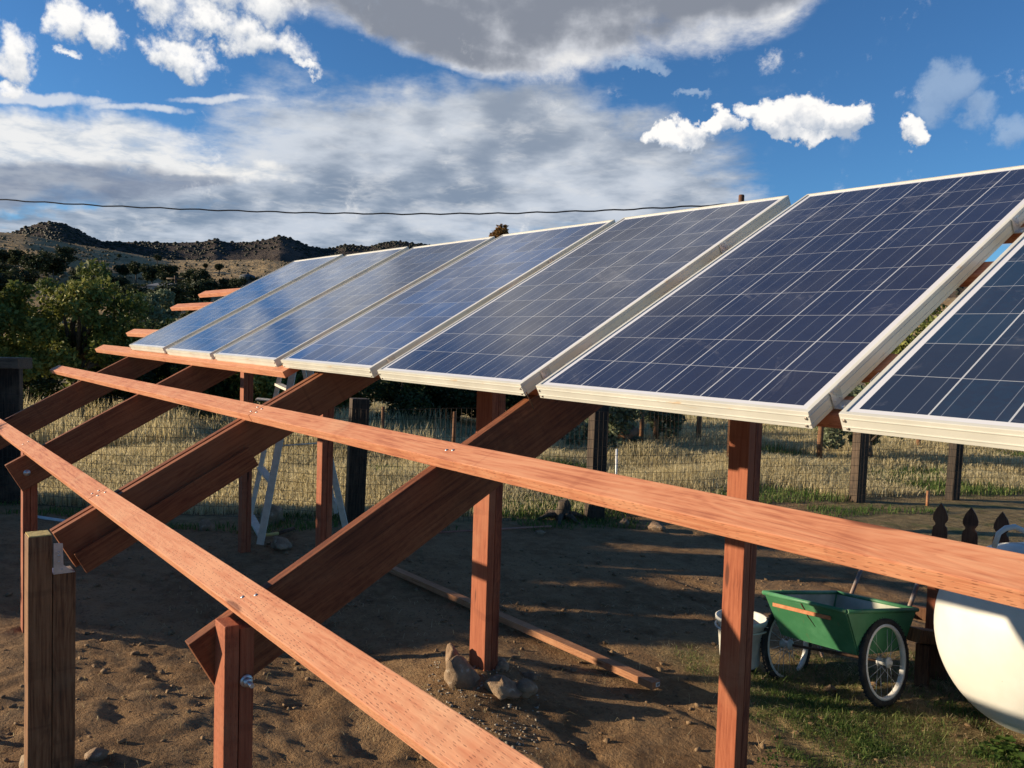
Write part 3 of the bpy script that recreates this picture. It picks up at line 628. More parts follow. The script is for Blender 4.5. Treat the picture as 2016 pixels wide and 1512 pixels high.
thick = [(215, 19, 1.0, 2.0, 'dark shrub behind the two farthest rafters'), (330, 20.5, 1.1, 2.2, 'dark shrub just left of the lowest corner of the panels'), (430, 19, 1.05, 1.9, 'dark shrub seen between the farthest rafters under the panels'),
         (540, 18.5, 1.0, 1.9, 'leafy dark shrub directly behind the top of the stepladder'), (660, 19, 1.0, 1.7, 'dark shrub to the right of the stepladder'), (790, 18, 1.15, 1.6, 'dark shrub behind the big dark fence post'),
         (905, 19, 1.1, 1.6, 'dark shrub left of the rock-ringed post'), (1020, 18.5, 1.0, 1.5, 'dark shrub right of the rock-ringed post'), (1110, 20, .9, 1.4, 'dark shrub at the right end of the thicket'),
         (60, 19.5, 1.1, 1.6, 'dark shrub low behind the left oak'), (400, 27, 1.4, 2.6, 'dark tree standing above the thicket beside the panels\' left end'), (235, 24, 1.2, 2.3, 'dark tree between the oak and the silvery tree')]
first = None
for i, (px, dp, w_, h_, lb) in enumerate(thick):
    if i in (0, 1, 3):
        q = tree(base_at(px, dp), w_, h_ - .1, .08, lb, L_DARK if i != 3 else L_OAK, 'dark_shrub', 'shrub', 26, 9000, .052, 20 + i, .07, GT, .8, (.25, .45), limbs=8)
        q['w'] = w_; q['h'] = h_; first = first or []; first.append(q)
    else:
        s = first[[0, 1, 0, 1, 2, 1, 0, 1, 2, 1, 0, 1][i]]; kx = w_ / s['w']; copy_tree(s, base_at(px, dp), i * 1.7, (kx, kx, h_ / s['h']), lb)
for q in bpy.data.objects:
    for k_ in ('w', 'h'):
        if k_ in q.keys(): del q[k_]
tree(base_at(1195, 15.5), .85, 1.15, .02, 'pale silvery shrub under the largest panel, left of the old rail posts', L_SAGE, 'silver_shrub', 'shrub', 18, 5500, .05, 41, .05, None, .8)
tree(base_at(1300, 17.0), .55, 1.0, .02, 'small pale silvery shrub behind the old rail posts', L_SAGE, 'silver_shrub', 'shrub', 12, 3500, .045, 42, .04, None, .8)
tree(base_at(1830, 19), 1.7, 2.6, .7, 'yellow green tree glimpsed through the gap between the two nearest panels', L_YEL, 'yellow_tree', nclump=22, nleaf=9000, size=.06, seed=43, trunk_r=.12)
tree(base_at(1720, 15), .9, 1.35, .05, 'pale shrub glimpsed through the lower end of the gap between the two nearest panels', L_SAGE, 'silver_shrub', 'shrub', 14, 4500, .05, 44, .05)
ab = at(1000, 452, depth=36); tree((ab.x, ab.y, gz(ab.x, ab.y)), 0.8, 2.6, ab.z - 2.25 - gz(ab.x, ab.y), 'autumn tree with brown and yellow leaves peeking over the panels', L_AUT, 'autumn_tree', nclump=16, nleaf=2600, size=.07, seed=45, trunk_r=.16)
# unseen shrubs added left of the view to throw long shade across the yard
def ws(w_, s_): return (w_ * .788 + s_ * .616, -w_ * .616 + s_ * .788)
shade_row = []
for i, (w_, h_) in enumerate(((-2.5, 2.45), (-1.55, 2.4), (-.6, 2.25), (.35, 2.1))):
    X_, Y_ = ws(w_, -6.2)
    if i == 0: W0 = tree((X_, Y_, gz(X_, Y_)), .75, h_, .0, 'dense dark unseen shrub added to shade the yard, the farthest of the row', L_DARK, 'shade_shrub', 'shrub', 40, 15000, .07, 51, .06, 'unseen shrubs added for shade', .9, (.35, .5))
    else: copy_tree(W0, (X_, Y_, gz(X_, Y_)), i * 2.1, (1, 1, h_ / 2.45), ['', 'dense dark unseen shrub added for shade, second of the row beside the yard', 'dense dark unseen shrub added for shade, third of the row beside the yard', 'dense dark unseen shrub added for shade, the nearest and lowest of the row'][i])

# ------------------------------------------------------------------ hills
def hill(name, prof, r0, rr, r1, px0, px1, mat, rough=1.0, seed=1, base=-1.0, nr=70, na=420, back=.6, gul=1.0):
    prof = sorted(prof); az = []; el = []
    def ang(px, py):
        d = ray(px, py); return math.atan2(d.dot(CR), d.dot(CF)), d.z / math.hypot(d.x, d.y)
    A = [ang(px, py) for px, py in prof]; a_ = np.array([q[0] for q in A]); e_ = np.array([q[1] for q in A])
    u0, u1 = math.atan((px0 - 1008) / FPX), math.atan((px1 - 1008) / FPX); th = np.linspace(u0, u1, na)
    Hh = np.interp(th, a_, e_) * rr + CC.z - base; k = np.ones(7) / 7; Hs = np.convolve(np.pad(Hh, 3, 'edge'), k, 'valid') * .5 + Hh * .5
    R = np.concatenate([np.linspace(r0, rr, int(nr * .7)), np.linspace(rr, r1, int(nr * .3))[1:]])
    TT, RR = np.meshgrid(th, R, indexing='ij'); up = np.where(RR <= rr, (RR - r0) / (rr - r0), 1); up = up ** 1.25 * (1 - .0) 
    dn = np.where(RR > rr, 1 - back * ((RR - rr) / (r1 - rr)) ** 1.3, 1)
    Xh = c2[0] + RR * (np.cos(TT) * cf2[0] + np.sin(TT) * cr2[0]); Yh = c2[1] + RR * (np.cos(TT) * cf2[1] + np.sin(TT) * cr2[1])
    s = 1 / (rr * .12); nz = (vnoise(Xh, Yh, s, seed) - .5) * .5 + (vnoise(Xh, Yh, s * 2.3, seed + 1) - .5) * .28 + (vnoise(Xh, Yh, s * 6, seed + 2) - .5) * .10
    mask = np.sin(np.clip(up, 0, 1) * math.pi) ** .8 if True else 1
    Zh = base + Hs[:, None] * up * dn + nz * rr * .055 * gul * mask * rough
    na_, nr_ = Xh.shape; I = np.arange(na_ * nr_).reshape(na_, nr_); F = np.stack([I[:-1, :-1], I[1:, :-1], I[1:, 1:], I[:-1, 1:]], -1).reshape(-1, 4)
    V = np.stack([Xh, Yh, Zh], -1).reshape(-1, 3)
    o = struct(obj(name, mesh_np(name, V, F, mat, None, True)))
    def sample(px, q):                            # point on the hill below image column px, q in 0..1 of the run-up
        t_ = math.atan((px - 1008) / FPX); i = int(np.clip((t_ - u0) / (u1 - u0) * (na_ - 1), 0, na_ - 1)); j = int(np.clip(q * .7 * nr, 0, nr_ - 1)); return Vector((Xh[i, j], Yh[i, j], Zh[i, j]))
    return sample, (Xh, Yh, Zh)
def m_hill(name, a, b_, c_, sc, scr=None):
    m, t, b = M(name, .95, 0, .1); p = geopos(t); n = t.noise(p, sc, 8, .62); c = t.mix(t.ss(n, .36, .64), a, b_)
    c = t.mix(t.ss(t.noise(p, sc * 5, 6, .65), .5, .64, 0, .75), c, c_); t.l.new(c, b.inputs['Base Color']); bump(t, b, t.noise(p, sc * 7, 6, .65), .8, 1.2 / (sc * 12)); return m
GOLD = m_hill('golden_hill_grass', (.29, .20, .105), (.38, .28, .155), (.21, .155, .085), .05)
SCRB = m_hill('far_hill_scrub', (.055, .043, .036), (.085, .066, .053), (.032, .029, .025), .03)
near_prof = [(-700, 470), (-200, 440), (0, 457), (60, 463), (130, 478), (200, 489), (260, 500), (330, 512), (420, 512), (520, 511), (600, 520), (760, 540), (1000, 575), (1500, 600), (2400, 560)]
nh, (NX, NY, NZ) = hill('golden_hill', near_prof, 62, 190, 300, -500, 2400, GOLD, .6, 61, -.9)
far_prof = [(-600, 470), (-100, 470), (25, 458), (45, 450), (70, 441), (95, 436), (125, 440), (150, 452), (180, 468), (200, 476), (300, 477), (340, 478), (395, 476), (420, 470), (440, 477), (480, 477), (515, 473), (545, 463), (575, 472), (600, 484), (630, 489), (655, 488), (670, 481), (700, 483), (720, 485), (745, 478), (775, 474), (800, 478), (840, 483), (900, 490), (1100, 505), (1500, 525), (1800, 525), (1950, 517), (2400, 500)]
fh, (FX, FY, FZ) = hill('scrub_hills', far_prof, 260, 480, 760, -500, 2400, SCRB, .7, 71, -2.0, na=760)
# scrub dots: on the far hills nobody could count them
def scatter_hill(X_, Y_, Z_, n, smin, smax, seed, cond=None, jlo=.25, jhi=.74):
    r = np.random.default_rng(seed); na_, nr_ = X_.shape; i = r.integers(0, na_ - 1, n); j = r.integers(int(nr_ * jlo), int(nr_ * jhi), n); fa = r.random(n); fb = r.random(n)
    g = lambda A: A[i, j] * (1 - fa) * (1 - fb) + A[i + 1, j] * fa * (1 - fb) + A[i, j + 1] * (1 - fa) * fb + A[i + 1, j + 1] * fa * fb
    x, y, z = g(X_), g(Y_), g(Z_); s = r.uniform(smin, smax, n)
    if cond is not None: k = cond(x, y, r); x, y, z, s = x[k], y[k], z[k], s[k]
    return x, y, z, s
def blob_field(name, x, y, z, s, mat, sub=1):
    pr = [blob_np(1, sub, 100 + q, .45, (1, 1, .8)) for q in range(6)]; VV, FF, RN, o_ = [], [], [], 0
    for i in range(len(x)):
        V0, F0 = pr[i % 6]; VV.append(V0 * s[i] + [x[i], y[i], z[i] + s[i] * .02]); FF.append(F0 + o_); o_ += len(V0); RN.append(np.full(len(V0), random.random()))
    return obj(name, mesh_np(name, np.concatenate(VV), np.concatenate(FF), mat, np.concatenate(RN)))
x, y, z, s = scatter_hill(FX, FY, FZ, 30000, .3, 1.15, 5, lambda x, y, r: (vnoise(x, y, .03, 81) + r.random(len(x)) * .4 > .5), .3, .73)
k = [i for i in range(len(x)) if cam_uv(x[i], y[i])[0] / cam_uv(x[i], y[i])[1] < -.05 or cam_uv(x[i], y[i])[0] / cam_uv(x[i], y[i])[1] > .45]
tag(blob_field('hill_scrub', x[k], y[k], z[k], s[k], m_leaf('scrub_leaves', (.016, .019, .012), (.024, .027, .017), (.034, .036, .022), 0)), 'dark scrub dotting the far brown hills', 'scrub', kind='stuff')
x, y, z, s = scatter_hill(NX, NY, NZ, 5200, .12, .36, 6, None, .1, .72)
k = [i for i in range(len(x)) if cam_uv(x[i], y[i])[0] / cam_uv(x[i], y[i])[1] < -.2]
tag(blob_field('sage_tufts', x[k], y[k], z[k] + .06, s[k], m_leaf('tuft', (.12, .09, .045), (.17, .13, .07), (.22, .18, .10))), 'low sage tufts speckling the golden hillside', 'scrub', kind='stuff')
# individual junipers on and below the golden hill
def juniper(seed, w_=1.6, h_=2.4, n=2600, size=.16):
    c, ra = crown_clumps(w_, h_, 0.1, 16, seed, (.35, .5)); return mesh_np('crown', *leaf_cloud(c, ra, n, size, seed, .9)[:2], L_JUN, leaf_cloud(c, ra, n, size, seed, .9)[2])
JM = [juniper(200 + i) for i in range(4)]
GJ = 'dark junipers dotted over the golden hillside'
spots = [(30, 505, 110, 1.5), (75, 515, 100, 1.9), (12, 530, 95, 1.7), (45, 545, 85, 1.6), (130, 500, 120, 1.6), (105, 520, 105, 1.9), (88, 500, 125, .9), (178, 495, 165, .8), (235, 503, 160, .5), (310, 507, 160, .8), (240, 528, 120, 1.3), (268, 525, 118, 1.3), (212, 540, 100, 1.0),
         (225, 560, 80, 1.5), (250, 575, 72, 1.7), (300, 533, 115, 1.7), (330, 535, 110, 1.6), (288, 570, 84, .9), (355, 555, 92, 1.2), (385, 545, 88, 1.6), (372, 580, 70, 1.7), (410, 565, 84, 1.3), (432, 524, 150, .9), (404, 522, 150, .6), (440, 560, 88, 1.0), (470, 558, 84, 1.0), (492, 550, 95, 1.1), (0, 555, 75, 1.9), (160, 545, 90, 1.3), (330, 585, 64, 1.7), (5, 500, 120, 1.6)]
jl = ['large juniper high at the left edge, above its darker neighbours', 'broad dark juniper on the slope above the left oak, the largest there', 'large dark juniper at the left edge, halfway down the slope', 'dark juniper just above the tree cut off by the left edge', 'dark juniper on the slope right above the peak of the oak crown',
'wide dark juniper directly above the left shoulder of the oak', 'small juniper under the far left hill peak, higher than its neighbours', 'small lone juniper on the bright ridge above the oak', 'tiny juniper on the sunlit spur, higher of two', 'small juniper on the pale slope straight above the silvery tree', 'dark juniper low on the spur, left one of an overlapping pair', 'dark juniper low on the spur, right one of an overlapping pair', 'small dark juniper just right of the oak crown', 'dark juniper left of the pale sheds', 'large dark juniper in front of the left pale shed',
'large dark juniper on the slope above the right pale shed', 'large dark juniper behind and left of the power pole crossarm', 'small dark juniper between the two pale sheds', 'dark juniper directly right of the power pole', 'large dark juniper behind the tall grey green tree', 'large dark juniper below the tall grey green tree', 'dark juniper between the tall grey green tree and the topmost red board', 'lone round juniper on the open golden slope, right of a smaller one', 'tiny lone juniper on the open golden slope, left of a rounder one',
'small dark juniper above the topmost red board', 'small dark juniper directly left of the grey water tank', 'small juniper touching the grey water tank and the panel edge', 'large dark juniper hidden mostly by the tree at the left edge', 'dark juniper showing right behind the top of the oak crown', 'large dark juniper below the pale sheds, beside the silvery tree', 'dark juniper at the left edge on the skyline side of the slope']
assert len(jl) == len(spots)
for i, (px, py, dp, s) in enumerate(spots):
    p = at(px, py, depth=dp); root = thing('juniper', '', 'shrub', (p.x, p.y, p.z - s * .7), GJ)
    sz = 'tiny' if s < .7 else 'small' if s < 1.1 else 'medium' if s < 1.55 else 'large'
    loc = 'at the left edge' if px < 35 else 'above the left oak' if px < 180 else 'above the silvery tree' if px < 320 else 'by the power pole' if px < 420 else 'beside the water tank'
    root['label'] = jl[i]
    o = obj('crown', JM[i % 4], root); o.rotation_euler = (0, 0, i * 1.3); o.scale = (s * .62, s * .62, s * .5)
    o = obj('trunk', tube([(0, 0, -3.5), (0, 0, .6)], [.14, .08], 6), root, BARK)
# tall conifer-like tree by the pole
p = base_at(383, 66)
tree((p[0], p[1], p[2]), 1.35, 4.0, .9, 'tall grey green tree right of the power pole, sunlit on one side', m_leaf('olive_leaves', (.05, .055, .02), (.10, .11, .04), (.16, .16, .06)), 'tall_tree', nclump=22, nleaf=5000, size=.15, seed=77, trunk_r=.15, flat=1.1)
# power pole, water tank and sheds in the valley
p = at(345, 577, depth=72); g0 = gz(p.x, p.y)
up = thing('power_pole', 'slim wooden power pole with a crossarm in the valley', 'power pole', (p.x, p.y, g0 - 2)); tp = at(345, 543, depth=72).z - g0 + 2
obj('pole', tube([(0, 0, 0), (0, 0, tp)], [.13, .10], 8), up, TIE); 
rv = Vector((CR.x, CR.y, 0)).normalized(); obj('crossarm', tube([Vector((0, 0, tp - .25)) - rv * .75, Vector((0, 0, tp - .25)) + rv * .75], .07, 6), up, TIE)
p = at(487, 560, depth=95); wt = thing('water_tank', 'small grey cylindrical water tank on the slope beside the panels', 'water tank', (p.x, p.y, p.z - .9)); bm = bmesh.new(); add_lathe(bm, [(0, 2.1), (.4, 2.05), (.85, 1.85), (.85, 0), (0, 0)], 20)
obj('tank_body', bm, wt, simple('tank_grey', (.07, .075, .08), (.11, .115, .12), 2, .8)); bm = bmesh.new(); add_lathe(bm, [(0, 2.25), (.15, 2.24), (.16, 2.05)], 10); obj('hatch', bm, wt, TIE)
WSH = simple('shed_paint', (.28, .28, .26), (.36, .35, .33), 3, .8)
for px, py, wd, ht, lb in ((277, 563, 1.4, .9, 'low pale shed partly hidden by junipers, left of its neighbour'), (308, 562, 1.6, 1.1, 'pale shed with a dark opening, right of its neighbour')):
    p = at(px, py, depth=82); sh = thing('shed', lb, 'shed', (p.x, p.y, p.z - 1.2), 'pale sheds in the valley'); sh.rotation_euler = (0, 0, math.atan2(CR.y, CR.x))
    obj('wall', box((-wd / 2, 0, -1.5), (wd / 2, 2.2, ht)), sh, WSH)
    bm = bmesh.new(); vs = [(-wd / 2 - .15, -.15, ht + .002), (wd / 2 + .15, -.15, ht + .002), (wd / 2 + .15, 2.35, ht + .4), (-wd / 2 - .15, 2.35, ht + .4)]; lo_ = [bm.verts.new(v) for v in vs]; hi_ = [bm.verts.new((v[0], v[1], v[2] + .08)) for v in vs]
    bm.faces.new(lo_[::-1]); bm.faces.new(hi_)
    for i in range(4): bm.faces.new((lo_[i], lo_[(i + 1) % 4], hi_[(i + 1) % 4], hi_[i]))
    obj('roof', bm, sh, simple('roof_grey', (.16, .16, .16), (.22, .22, .22), 2, .8))
    obj('door', box((wd * .1, -.03, -1), (wd * .38, -.003, ht * .8)), sh, TIE)

# ------------------------------------------------------------------ wire fence
fence = thing('wire_fence', 'welded wire fence on dark railway sleeper posts in front of the pasture', 'fence', tuple(g_f[2]))
def local(p): return Vector(p) - fence.location
def fpost(px, pyb, pyt, wpx, mat=TIE, name='post', cap=False):
    p = at(px, pyb, Z=0); dpt = (p - CC).dot(CF); w_ = wpx * dpt / FPX * .78; t_ = at(px, pyt, depth=dpt).z
    o = obj(name, box((-w_ / 2, -w_ * .45, -.3), (w_ / 2, w_ * .45, t_), .012), fence, mat, local((p.x, p.y, 0))); o.rotation_euler = (random.uniform(-.02, .02), random.uniform(-.015, .03), .92 + .38); return p, t_, w_
fpost(697, 1030, 783, 44); fpost(1170, 1021, 790, 40); fpost(1687, 990, 835, 30); fpost(1874, 985, 860, 26)
pc, tc_, wc_ = fpost(17, 987, 716, 62); fpost(-45, 987, 716, 50)
fpost(1300, 1005, 845, 9, name='stake') if False else None
b_ = at(-70, 705, depth=9.3); e_ = at(50, 708, depth=9.0)
o = obj('cap_rail', box((0, -.09, -.10), ((e_ - b_).length, .09, .02), .01), fence, wood('grey_cap', (.20, .13, .08), (.12, .075, .045), (.04, .025, .015), incise=0, fade=(.18, .12, .08)))
o.matrix_world = Matrix.Translation(b_ - fence.location) @ align(Vector((0, 0, 0)), e_ - b_)
FH = 1.22
def wires():
    bmw = []; VV, FF = [], []
    def seg(a, b, r=.0024):
        a, b = np.array(a), np.array(b); d = b - a; d /= np.linalg.norm(d); u = np.cross(d, [.3, .5, .81]); u /= np.linalg.norm(u); v = np.cross(d, u); o_ = sum(len(q) for q in VV)
        P = [c_ + r * (u * math.cos(k) + v * math.sin(k)) for c_ in (a, b) for k in (0, 2.094, 4.189)]
        VV.append(np.array(P)); FF.extend([[o_ + i, o_ + (i + 1) % 3, o_ + 3 + (i + 1) % 3, o_ + 3 + i] for i in range(3)])
    parts = []
    for i in range(len(g_f) - 1):
        VV, FF = [], []; A_, B_ = np.array(g_f[i]), np.array(g_f[i + 1]); A_[2] = gz(*A_[:2]); B_[2] = gz(*B_[:2]); L = np.linalg.norm(B_ - A_); n = int(L / .055)
        fw2 = -np.array([CF.x, CF.y, 0]) * .12; A_ = A_ + fw2; B_ = B_ + fw2; A_[2] = 0.02; B_[2] = 0.02; rr_ = np.random.default_rng(i)
        sagx = lambda q, z: np.array([0, 0, .012 * math.sin(q * 9 + z * 3)]) + fw2 * .25 * math.sin(q * 7 + z)
        for zi in range(13):
            z = zi * FH / 12
            for k_ in range(24): q0, q1 = k_ / 24, (k_ + 1) / 24; seg(A_ + (B_ - A_) * q0 + [0, 0, z] + sagx(q0, z), A_ + (B_ - A_) * q1 + [0, 0, z] + sagx(q1, z))
        for k_ in range(n + 1):
            q = k_ / n
            for zi in range(3): z0_, z1_ = zi * FH / 3, (zi + 1) * FH / 3; seg(A_ + (B_ - A_) * q + [0, 0, z0_] + sagx(q, z0_), A_ + (B_ - A_) * q + [0, 0, z1_] + sagx(q, z1_), .0020)
        V = np.concatenate(VV) - np.array(fence.location); obj('wire_mesh', mesh_np('wire_mesh', V, FF, WIRE), fence)
wires()
# old rail fence farther back
GB = 'thin old posts standing in the pasture'
for px, pyt, pyb, dp, w_, lb in ((1208, 806, 866, 15.5, .085, 'old fence post with a rail, left of the group under the largest panel'), (1262, 808, 858, 16.5, .085, 'old fence post right of the leaning log'), (1290, 808, 857, 16.8, .10, 'thicker old fence post beside the tall red post'), (1374, 818, 860, 17, .10, 'lone old fence post left of the tall bright red post'), (752, 812, 860, 14.5, .06, 'thin stake in the shade behind the big dark fence post'), (892, 822, 880, 14, .06, 'thin stake in the shade left of the rock-ringed post'), (1806, 870, 888, 17, .09, 'old post end just below the nearest panel'), (1614, 835, 860, 15, .10, 'old post just under the gap between the two nearest panels')):
    p = at(px, pyb, depth=dp); zt = at(px, pyt - 12, depth=dp).z; g0 = gz(p.x, p.y); op = thing('old_post', lb, 'post', (p.x, p.y, g0), GB); obj('timber', tube([(0, 0, -.1), (.02, 0, zt - g0)], [w_ / 1.8, w_ / 2.1], 9), op, OLDW)
a_, b_ = at(1203, 812, depth=15.4), at(1263, 806, depth=16.4); tag(obj('old_rail', tube([a_, b_], .045, 8), None, OLDW), 'weathered rail lying across two old posts', 'rail')
a_, b_ = at(1222, 866, depth=15.2), at(1248, 848, depth=15.6); tag(obj('log', tube([a_, b_], [.10, .12], 10), None, OLDW), 'short leaning log between the old posts in the pasture', 'log')
p = at(1214, 938, depth=10.6); tag(obj('white_stake', tube([(p.x, p.y, 0), at(1214, 884, depth=10.6)], .013, 8), None, simple('white_pvc', (.7, .7, .68), (.8, .8, .78), 5, .4)), 'thin white stake standing in the dry grass', 'stake')
p = at(1826, 996, depth=11.0); tag(obj('wooden_stake', tube([(p.x, p.y, -.05), at(1827, 966, depth=11.0)], .022, 6), None, LUMB), 'small wooden stake at the right, before the fence', 'stake')

# pole behind the panels and the cable it carries
pt = at(1460, 383, depth=14); pr = thing('cable_pole', 'brown round pole whose top shows above the dark panel', 'pole', (pt.x, pt.y, gz(pt.x, pt.y)))
hh = pt.z - pr.location.z; bm = bmesh.new(); add_lathe(bm, [(0, hh), (.038, hh - .004), (.048, hh - .02), (.05, hh - .3), (.06, -.3), (0, -.3)], 14); obj('pole', bm, pr, BRN)
pts = []
for px, py in ((-900, 318), (-500, 352), (0, 393), (200, 405), (400, 413), (600, 419), (800, 421.5), (1000, 420), (1200, 414), (1405, 404), (1455, 401)):
    pts.append((px, py))
def cat(px):
    xs = [q[0] for q in pts]; ys = [q[1] for q in pts]; return float(np.interp(px, xs, ys))
cp = []
for px in range(-900, 1456, 19):
    dpt = 13.95 + (1460 - px) * .0012; q = at(px, cat(px), depth=dpt); q.z += .009 * math.sin(px * .085); cp.append(q)
tag(obj('overhead_cable', tube(cp, .0125, 6), None, simple('black_cable', (.012, .012, .014), (.03, .03, .03), 20, .6)), 'black twisted overhead cable sagging across the sky', 'cable')

# ------------------------------------------------------------------ stepladder
def depth_of(p): return (p - CC).dot(CF)
fa = at(512, 1078, Z=0.02); lad = thing('stepladder', 'grey aluminium stepladder standing open behind the rear posts', 'stepladder', tuple(fa))
DL = depth_of(fa)
def rail(name, p0, p1, w_, d_, mat=LAD):
    x = (p1 - p0).normalized(); y = Vector((CR.x, CR.y, 0)).normalized(); y = (y - x * y.dot(x)).normalized(); z = x.cross(y); L = (p1 - p0).length
    bm = bmesh.new(); add_box(bm, (0, -w_ / 2, -d_ / 2), (L, w_ / 2, -d_ / 2 + .004)); add_box(bm, (0, -w_ / 2, -d_ / 2 + .004), (L, -w_ / 2 + .004, d_ / 2)); add_box(bm, (0, w_ / 2 - .004, -d_ / 2 + .004), (L, w_ / 2, d_ / 2))
    o = obj(name, bm, lad, mat); o.matrix_world = Matrix.Translation(-lad.location) @ frame_mat(p0, x, y, z); return o
a0, a1 = at(512, 1072, depth=DL), at(594, 640, depth=DL + .30)
b0, b1 = at(490, 1030, depth=DL + .42), at(572, 640, depth=DL + .55)
c0, c1 = at(683, 1050, depth=DL + .55), at(590, 640, depth=DL + .42)
d0, d1 = at(662, 1010, depth=DL + 1.0), at(578, 640, depth=DL + .66)
for q in ((a0, a1, .062), (b0, b1, .04), (c0, c1, .058), (d0, d1, .035)): rail('rail', q[0], q[1], q[2], .028)
for s in (.04, .28, .50, .70, .88):
    p0, p1 = a0.lerp(a1, s), b0.lerp(b1, s); o = obj('step', box((0, -.035, -.018), ((p1 - p0).length, .035, .006), .002), lad, LAD); o.matrix_world = Matrix.Translation(-lad.location) @ align(p0, p1)
p0, p1 = c0.lerp(c1, .06), d0.lerp(d1, .06); 
for s in (.10, .42): obj('rear_brace', tube([c0.lerp(c1, s) - lad.location, d0.lerp(d1, s) - lad.location], .012, 6), lad, LAD)
for q0, q1, s in ((a0, a1, .44), (b0, b1, .46)):
    r0, r1 = ((c0, c1) if s == .44 else (d0, d1)); obj('spreader', tube([q0.lerp(q1, s) - lad.location, r0.lerp(r1, s) - lad.location], .007, 6), lad, LAD)
p0, p1 = at(505, 784, depth=DL + .25), at(556, 789, depth=DL + .3); o = obj('tool_shelf', box((0, -.10, -.012), ((p1 - p0).length, .10, .0), .003), lad, LAD); o.matrix_world = Matrix.Translation(-lad.location) @ align(p0, p1)
ct = (a1 + b1 + c1 + d1) / 4; o = obj('top_cap', box((-.14, -.24, -.03), (.14, .24, .03), .01), lad, LAD); o.location = ct - lad.location; o.rotation_euler = (0, 0, math.atan2((b1 - a1).y, (b1 - a1).x) + math.pi / 2)

# ------------------------------------------------------------------ lumber, rod, tools on the ground
e0 = at(1300, 1352, Z=.03); e1 = at(745, 1108, Z=.03)
o = solid_board('loose_lumber', Vector((e0.x, e0.y, gz(e0.x, e0.y) + .075)), Vector((e1.x, e1.y, gz(e1.x, e1.y) + .06)), .07, .042, LUMB, Vector((0, 0, 1)), 'long loose reddish timber lying on the soil between the posts', 'lumber')
obj('end_tag', box((-.0025, .008, -.031), (-.0003, .040, -.007)), o, simple('white_paper_tag', (.55, .55, .52), (.7, .7, .66), 60, .7), label='small white paper tag stapled to the end')
for i in range(3): obj('tag_print', box((-.0032, .012 + i * .008, -.026), (-.0026, .017 + i * .008, -.012)), o, simple('ink', (.02, .02, .02), (.04, .04, .04)))
r0, r1 = at(850, 1049, Z=.03), at(1086, 1036, Z=.03); tag(obj('red_rod', tube([r0, r1], .010, 8), None, simple('reddish_rod', (.30, .12, .08), (.42, .20, .14), 9, .7)), 'thin reddish rod lying along the green strip', 'rod')
h0, h1, h2 = at(518, 1054, Z=.05), at(548, 1050, Z=.05), at(578, 1040, Z=.06)
hm = thing('hand_tool', 'tool with a yellow and black handle lying beside the ladder foot', 'tool', tuple(h0)); obj('handle', tube([Vector((0, 0, 0)), h1 - h0], .016, 8), hm, simple('yellow_handle', (.45, .32, .10), (.6, .45, .16), 20)); obj('grip', tube([h1 - h0, h2 - h0], .020, 8), hm, DARKM)
w0, w1 = at(62, 1017, Z=.03), at(128, 1027, Z=.03); tag(obj('white_pipe', tube([w0, w1], .022, 8), None, simple('pipe_white', (.5, .5, .47), (.6, .6, .57), 9, .5)), 'dull white pipe lying in the grass at the left', 'pipe')

# rocks
def rock(px, py, wpx, label, sq=(1, .8, .7), seed=1, z=0, mat=None, name='rock', Z=None):
    p = at(px, py, Z=z); d = depth_of(p); r = wpx * d / FPX / 2; V, F = blob_np(r, 3, seed, .42, sq)
    # chip planes
    rr = np.random.default_rng(seed)
    for _ in range(9):
        n = rr.normal(size=3); n /= np.linalg.norm(n); dd = V @ n; lim = dd.max() * rr.uniform(.62, .85); over = dd > lim; V[over] -= np.outer(dd[over] - lim, n)
    g0 = gz(p.x, p.y); o = obj(name, mesh_np(name, V, F, mat or ROCK), None, None, (p.x, p.y, g0 + r * sq[2] * .45)); o.rotation_euler = (0, 0, seed); return tag(o, label, 'rock')
rock(905, 1362, 78, 'large angular grey rock left of the rock-ringed post', (1, .8, 1.0), 11, .05)
rock(890, 1325, 52, 'upright slab-like rock behind the large one at the post', (.8, .6, 1.3), 12, .08)
rock(988, 1385, 72, 'rounded tan rock in front of the rock-ringed post', (1, .85, .75), 13, .03)
rock(1036, 1378, 50, 'smaller flat brown rock right of the tan one at the post', (1, .8, .7), 14, .03)
rock(985, 1335, 46, 'half buried pale rock behind the rock-ringed post', (1, .8, .5), 15, .05)
rock(1045, 1345, 34, 'small flat rock set in the soil right of the post', (1.2, .8, .4), 16, .03)
rock(1127, 1325, 14, 'tiny tan stone near the middle of the loose timber', (1.2, .8, .7), 17)
rock(1227, 1034, 24, 'small rounded pale boulder on the green strip', (1, .8, .9), 18)
rock(1290, 1040, 34, 'brown boulder partly hidden by the second red board', (1.2, .8, .6), 19)
rock(1062, 1052, 22, 'small stone lying under the reddish rod', (1.2, .8, .6), 20)
rock(530, 1030, 60, 'flat reddish rock behind the stepladder foot', (1.1, .8, .75), 21)
rock(556, 1080, 56, 'broad low tan rock to the right of the stepladder foot', (1.2, .8, .45), 22)
rock(405, 1046, 34, 'rounded dark rock left of the farthest rear post', (1, .8, .8), 23)
rock(188, 1492, 42, 'small buff rock at the foot of the weathered posts', (1, .8, .8), 24, .1)
rock(75, 1512, 70, 'pale flat rock at the bottom left corner', (1.2, .8, .5), 25, .1)
rock(905, 1345, 20, 'small chip of rock leaning on the large angular rock', (1, .8, .8), 26, .12)
rock(1635, 1338, 26, 'small brown stone on the weeds under the cart', (1.2, .8, .6), 27)
x, y = scatter_uv(420, -.42, .2, 3.9, 4.9); GRV = simple('pale_gravel', (.16, .13, .09), (.38, .34, .28), 30, .9)
